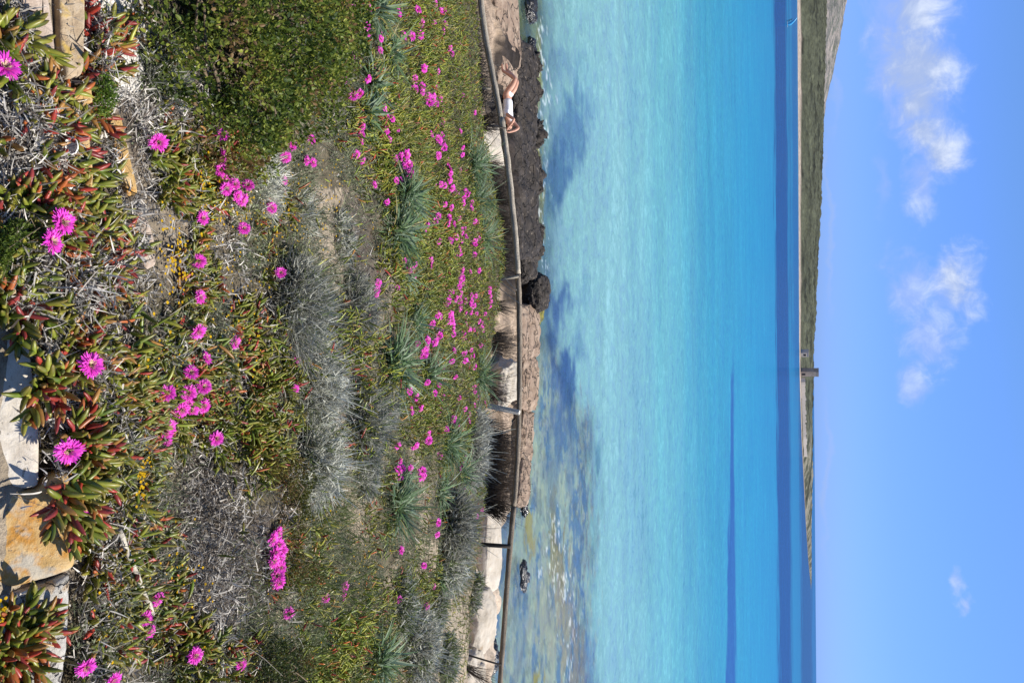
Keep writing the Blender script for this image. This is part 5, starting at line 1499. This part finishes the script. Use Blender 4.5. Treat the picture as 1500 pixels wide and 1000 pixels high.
house()
g = Geo(); pts = []
for py in np.linspace(553, 668, 40):
    b = far_point(py); hd = norm(b * np.array([1, 1, 0])); pts.append(b + hd * 17)
pts = np.array(pts)
for k in range(39):
    a, b = pts[k], pts[k + 1]; mid = (a + b) / 2; L_ = float(np.linalg.norm((b - a)[:2]))
    box(g, (mid[0], mid[1], ZS + 1.6 + 0.25 * rng.normal()), (L_ * 0.96, 0.6, 2.6), math.atan2(b[1] - a[1], b[0] - a[0]))
tag(g.build('boundary_wall', M_house, None, False, origin=(pts[20][0], pts[20][1], ZS)), 'long low pale wall running along the far beach from the watch tower', 'wall')


# ------------------------------------------------------------------ bodies grown with the skin modifier
def skin_body(name, nodes, edges, mat, parent=None, sub=2, root=0):
    """nodes: (x, y, z, radius); one continuous tapering surface"""
    me = bpy.data.meshes.new(name + '_cage')
    me.from_pydata([n[:3] for n in nodes], edges, [])
    o = bpy.data.objects.new(name + '_cage', me); col.objects.link(o)
    sk = o.modifiers.new('skin', 'SKIN')
    for i, n in enumerate(nodes):
        r = n[3] if isinstance(n[3], tuple) else (n[3], n[3])
        me.skin_vertices[0].data[i].radius = r
        me.skin_vertices[0].data[i].use_root = i == root
    sk.use_smooth_shade = True; sk.branch_smoothing = 0.4
    sb = o.modifiers.new('sub', 'SUBSURF'); sb.levels = sub; sb.render_levels = sub
    dg = bpy.context.evaluated_depsgraph_get(); dg.update()
    m2 = bpy.data.meshes.new_from_object(o.evaluated_get(dg))
    bpy.data.objects.remove(o)
    m2.name = name; m2.materials.clear(); m2.materials.append(mat)
    r_ = bpy.data.objects.new(name, m2); col.objects.link(r_)
    if parent is not None: r_.parent = parent
    return r_


M_skin = mat_noise('skin', [(0.3, (0.50, 0.26, 0.17)), (0.7, (0.60, 0.33, 0.23))], 12, 4, 0.55, 0.05, 0.002, spec=0.35)
M_white = mat_noise('white_cotton', [(0.3, (0.72, 0.72, 0.73)), (0.7, (0.82, 0.82, 0.82))], 30, 4, 0.9, 0.6, 0.01)
M_hair = mat_noise('brown_hair', [(0.3, (0.03, 0.018, 0.01)), (0.7, (0.08, 0.05, 0.03))], 40, 3, 0.5, 0.4, 0.005)
M_dot = mat_noise('eye', [(0.3, (0.02, 0.015, 0.012)), (0.7, (0.03, 0.02, 0.018))], 20, 2, 0.2, 0.0, 0.001)


def add_hand(N, E, wrist, wi, d, palm_n, r=0.0085):
    """palm and five bent fingers of unequal length on the wrist node"""
    d = Vector(d).normalized(); pn = Vector(palm_n); pn = (pn - pn.dot(d) * d).normalized(); sd = d.cross(pn)
    w = Vector(wrist); pm = w + d * 0.05
    N.append((*pm, (0.036, 0.016))); pi = len(N) - 1; E.append((wi, pi))
    for k, (o, L) in enumerate(((-0.030, 0.055), (-0.010, 0.072), (0.010, 0.078), (0.030, 0.068))):
        a = w + d * 0.092 + sd * o; b = a + d * (L * 0.55) + pn * 0.008; c = b + d * (L * 0.35) + pn * 0.022
        for p, rr in ((a, 0.0095), (b, r), (c, r * 0.85)):
            N.append((*p, rr)); E.append((pi if p is a else len(N) - 2, len(N) - 1))
    a = w + d * 0.035 + sd * 0.045; b = a + d * 0.035 + sd * 0.018 + pn * 0.012
    N.append((*a, 0.011)); E.append((pi, len(N) - 1)); N.append((*b, 0.009)); E.append((len(N) - 2, len(N) - 1))


def lying_person():
    c = at_z(736, 142, -7.17)
    c[2] = max(c[2], float(lz(c[0], c[1])) + 0.01)
    root = empty('person', c, 'person in white shirt and shorts lying on their back on pale rock, knees up', 'person')
    # +x towards the head, +z up, -y towards the camera
    N = [(0, 0, 0.125, (0.155, 0.115)), (0.16, 0, 0.135, (0.135, 0.105)), (0.32, 0, 0.145, (0.15, 0.115)), (0.47, 0, 0.15, (0.155, 0.105)), (0.56, 0, 0.145, 0.062), (0.64, 0.0, 0.155, 0.056)]
    E = [(0, 1), (1, 2), (2, 3), (3, 4), (4, 5)]
    def chain(start, pts):
        p = start
        for q in pts: N.append(q); E.append((p, len(N) - 1)); p = len(N) - 1
        return p
    # near leg: knee up, foot flat
    chain(0, [(-0.05, -0.10, 0.13, 0.088), (-0.20, -0.12, 0.30, 0.078), (-0.36, -0.12, 0.385, 0.060), (-0.48, -0.12, 0.24, 0.056), (-0.575, -0.12, 0.10, 0.038), (-0.60, -0.12, 0.045, 0.036), (-0.70, -0.13, 0.035, (0.042, 0.024)), (-0.78, -0.135, 0.028, (0.038, 0.018))])
    chain(0, [(-0.05, 0.10, 0.13, 0.088), (-0.21, 0.12, 0.26, 0.078), (-0.40, 0.14, 0.33, 0.060), (-0.56, 0.14, 0.20, 0.056), (-0.70, 0.14, 0.09, 0.038), (-0.73, 0.14, 0.045, 0.036), (-0.83, 0.15, 0.035, (0.042, 0.024)), (-0.91, 0.155, 0.028, (0.038, 0.018))])
    e1 = chain(3, [(0.49, -0.17, 0.15, 0.056), (0.60, -0.22, 0.29, 0.046), (0.70, -0.24, 0.42, 0.040), (0.78, -0.19, 0.32, 0.036), (0.85, -0.12, 0.20, 0.027)])
    add_hand(N, E, N[e1][:3], e1, (0.25, 0.75, -0.45), (-0.9, 0.1, 0.1))
    e2 = chain(3, [(0.49, 0.17, 0.15, 0.056), (0.62, 0.24, 0.24, 0.046), (0.74, 0.27, 0.35, 0.040), (0.81, 0.21, 0.27, 0.036), (0.87, 0.12, 0.17, 0.027)])
    add_hand(N, E, N[e2][:3], e2, (0.2, -0.75, -0.4), (-0.9, -0.1, 0.1))
    # skull and jaw grow from the neck; the face looks up with the chin to the chest
    chain(5, [(0.70, 0, 0.185, (0.070, 0.080)), (0.77, 0, 0.185, (0.082, 0.100)), (0.84, 0, 0.175, (0.074, 0.085))])
    body = skin_body('body', N, E, M_skin, root, 2)
    # nose, lips and ears are part of the same mesh
    bm = bmesh.new(); bm.from_mesh(body.data)
    def lump(p, s):
        bmesh.ops.create_icosphere(bm, subdivisions=2, radius=1.0, matrix=Matrix.Translation(p) @ Matrix.Diagonal((*s, 1)))
    lump((0.742, 0, 0.285), (0.024, 0.012, 0.018)); lump((0.712, 0, 0.268), (0.008, 0.024, 0.008))
    lump((0.76, -0.083, 0.185), (0.03, 0.010, 0.018)); lump((0.76, 0.083, 0.185), (0.03, 0.010, 0.018))
    for f in bm.faces: f.smooth = True
    bm.to_mesh(body.data); bm.free()
    for sy in (-1, 1):
        g = Geo(); g.add(I5V * 0.011 + np.array([0.775, sy * 0.032, 0.276]), [I5F]); g.build('eye', M_dot, body)
    # hair: cap over the back of the skull
    m = (I5V[:, 2] < 0.25) | (I5V[:, 0] > 0.55)
    V = I5V * np.array([0.105, 0.092, 0.105]) * (1 + 0.05 * fbm(I5V * 5, 3, 3))[:, None] + np.array([0.80, 0, 0.175])
    g = Geo(); F = I5F[m[I5F].all(1)]; g.add(V, [F]); g.build('hair', M_hair, body)
    skin_body('shirt', [(0.06, 0, 0.14, (0.165, 0.125)), (0.18, 0, 0.148, (0.152, 0.122)), (0.33, 0, 0.157, (0.168, 0.130)), (0.46, 0, 0.158, (0.172, 0.120)), (0.53, 0, 0.15, (0.10, 0.085)), (0.50, -0.17, 0.158, 0.072), (0.56, -0.205, 0.235, 0.064), (0.50, 0.17, 0.158, 0.072), (0.57, 0.215, 0.21, 0.064)],
              [(0, 1), (1, 2), (2, 3), (3, 4), (3, 5), (5, 6), (3, 7), (7, 8)], M_white, root, 2)
    skin_body('shorts', [(0.05, 0, 0.132, (0.165, 0.125)), (-0.02, 0, 0.13, (0.165, 0.13)), (-0.06, -0.105, 0.14, 0.102), (-0.14, -0.118, 0.235, 0.096), (-0.06, 0.105, 0.14, 0.102), (-0.15, 0.12, 0.21, 0.096)],
              [(0, 1), (1, 2), (2, 3), (1, 4), (4, 5)], M_white, root, 2)
    root.rotation_euler = (0, 0, R(-4))


lying_person()


def windsurfer():
    b = at_z(1153, 35, ZS); sc = float(np.linalg.norm(b)) / 310.0
    M_sail = mat_noise('blue_sail', [(0.3, (0.05, 0.36, 0.62)), (0.7, (0.10, 0.50, 0.78))], 0.6, 2, 0.4, 0.05, 0.01)
    M_board = mat_noise('pale_board', [(0.3, (0.45, 0.5, 0.52)), (0.7, (0.6, 0.62, 0.62))], 1, 2, 0.4, 0.05, 0.01)
    M_suit = mat_noise('black_wetsuit', [(0.3, (0.008, 0.008, 0.01)), (0.7, (0.02, 0.02, 0.022))], 5, 2, 0.5, 0.1, 0.01)
    root = empty('windsurf_board', b, 'small windsurfer board with a leaning bright blue sail near the far beach', 'windsurfer')
    g = Geo(); a = np.linspace(0, 2 * np.pi, 28, endpoint=False)
    rim = np.stack([np.cos(a) * 1.35, np.sin(a) * 0.30 * (1 - 0.25 * np.cos(a)), 0 * a], -1)
    V = np.concatenate([rim * np.array([0.94, 0.85, 1]) + [0, 0, 0.02], rim + [0, 0, 0.09], rim * np.array([0.95, 0.85, 1]) + [0, 0, 0.15], [[0, 0, 0.16], [0, 0, 0.0]]])
    j = np.arange(28); j2 = (j + 1) % 28
    g.add(V, [np.concatenate([np.stack([j, j2, 28 + j2, 28 + j], -1), np.stack([28 + j, 28 + j2, 56 + j2, 56 + j], -1)]), np.concatenate([np.stack([56 + j, 56 + j2, np.full(28, 84)], -1), np.stack([j2, j, np.full(28, 85)], -1)])])
    g.build('board', M_board, root)
    # mast leaning, sail a curved skin between mast and boom
    top = np.array([-1.9, 0.3, 3.5]); foot = np.array([0.1, 0, 0.16])
    g = Geo(); t = np.linspace(0, 1, 12)[:, None]; mast = foot + (top - foot) * t + np.sin(t * np.pi) * np.array([0.12, 0.05, 0.05])
    tube(g, mast, np.linspace(0.035, 0.02, 12), 8); g.build('mast', M_suit, root)
    g = Geo(); wd = np.interp(t[:, 0], [0, 0.12, 0.35, 0.7, 1], [0.35, 1.15, 1.25, 0.75, 0.12])
    rowsV = []
    for s in np.linspace(0, 1, 6):
        rowsV.append(mast + np.array([0.75, 0.25, 0.12]) * (wd * s)[:, None] + np.array([0, -0.14, 0]) * math.sin(s * math.pi))
    Vs = np.array(rowsV); i = np.arange(5)[:, None] * 12; j = np.arange(11)[None]
    q = np.stack([i + j, i + j + 1, i + 12 + j + 1, i + 12 + j], -1).reshape(-1, 4)
    Vs = Vs.reshape(-1, 3)
    g.add(np.concatenate([Vs, Vs + np.array([0, 0.012, 0])]), [q, q[:, ::-1] + 72]); g.build('sail', M_sail, root)
    p = empty('person', b + np.array([-1.25, -0.1, 0.16]), 'tiny person in a black wetsuit standing on the windsurf board', 'person')
    N = [(0, 0, 0.88, 0.13), (-0.10, 0, 1.12, 0.12), (-0.18, 0, 1.36, 0.15), (-0.21, 0, 1.50, 0.06), (-0.22, 0, 1.62, 0.095), (-0.22, 0, 1.70, 0.085), (0.05, -0.12, 0.80, 0.09), (0.16, -0.16, 0.46, 0.07), (0.12, -0.18, 0.07, 0.045), (0.26, -0.18, 0.03, 0.035),
         (0.10, 0.12, 0.80, 0.09), (0.40, 0.14, 0.46, 0.07), (0.48, 0.14, 0.07, 0.045), (0.62, 0.14, 0.03, 0.035), (-0.12, -0.20, 1.38, 0.055), (0.12, -0.22, 1.25, 0.045), (0.38, -0.15, 1.36, 0.03), (-0.12, 0.20, 1.38, 0.055), (0.14, 0.22, 1.25, 0.045), (0.40, 0.15, 1.36, 0.03)]
    skin_body('body', N, [(0, 1), (1, 2), (2, 3), (3, 4), (4, 5), (0, 6), (6, 7), (7, 8), (8, 9), (0, 10), (10, 11), (11, 12), (12, 13), (2, 14), (14, 15), (15, 16), (2, 17), (17, 18), (18, 19)], M_suit, p, 1)


windsurfer()
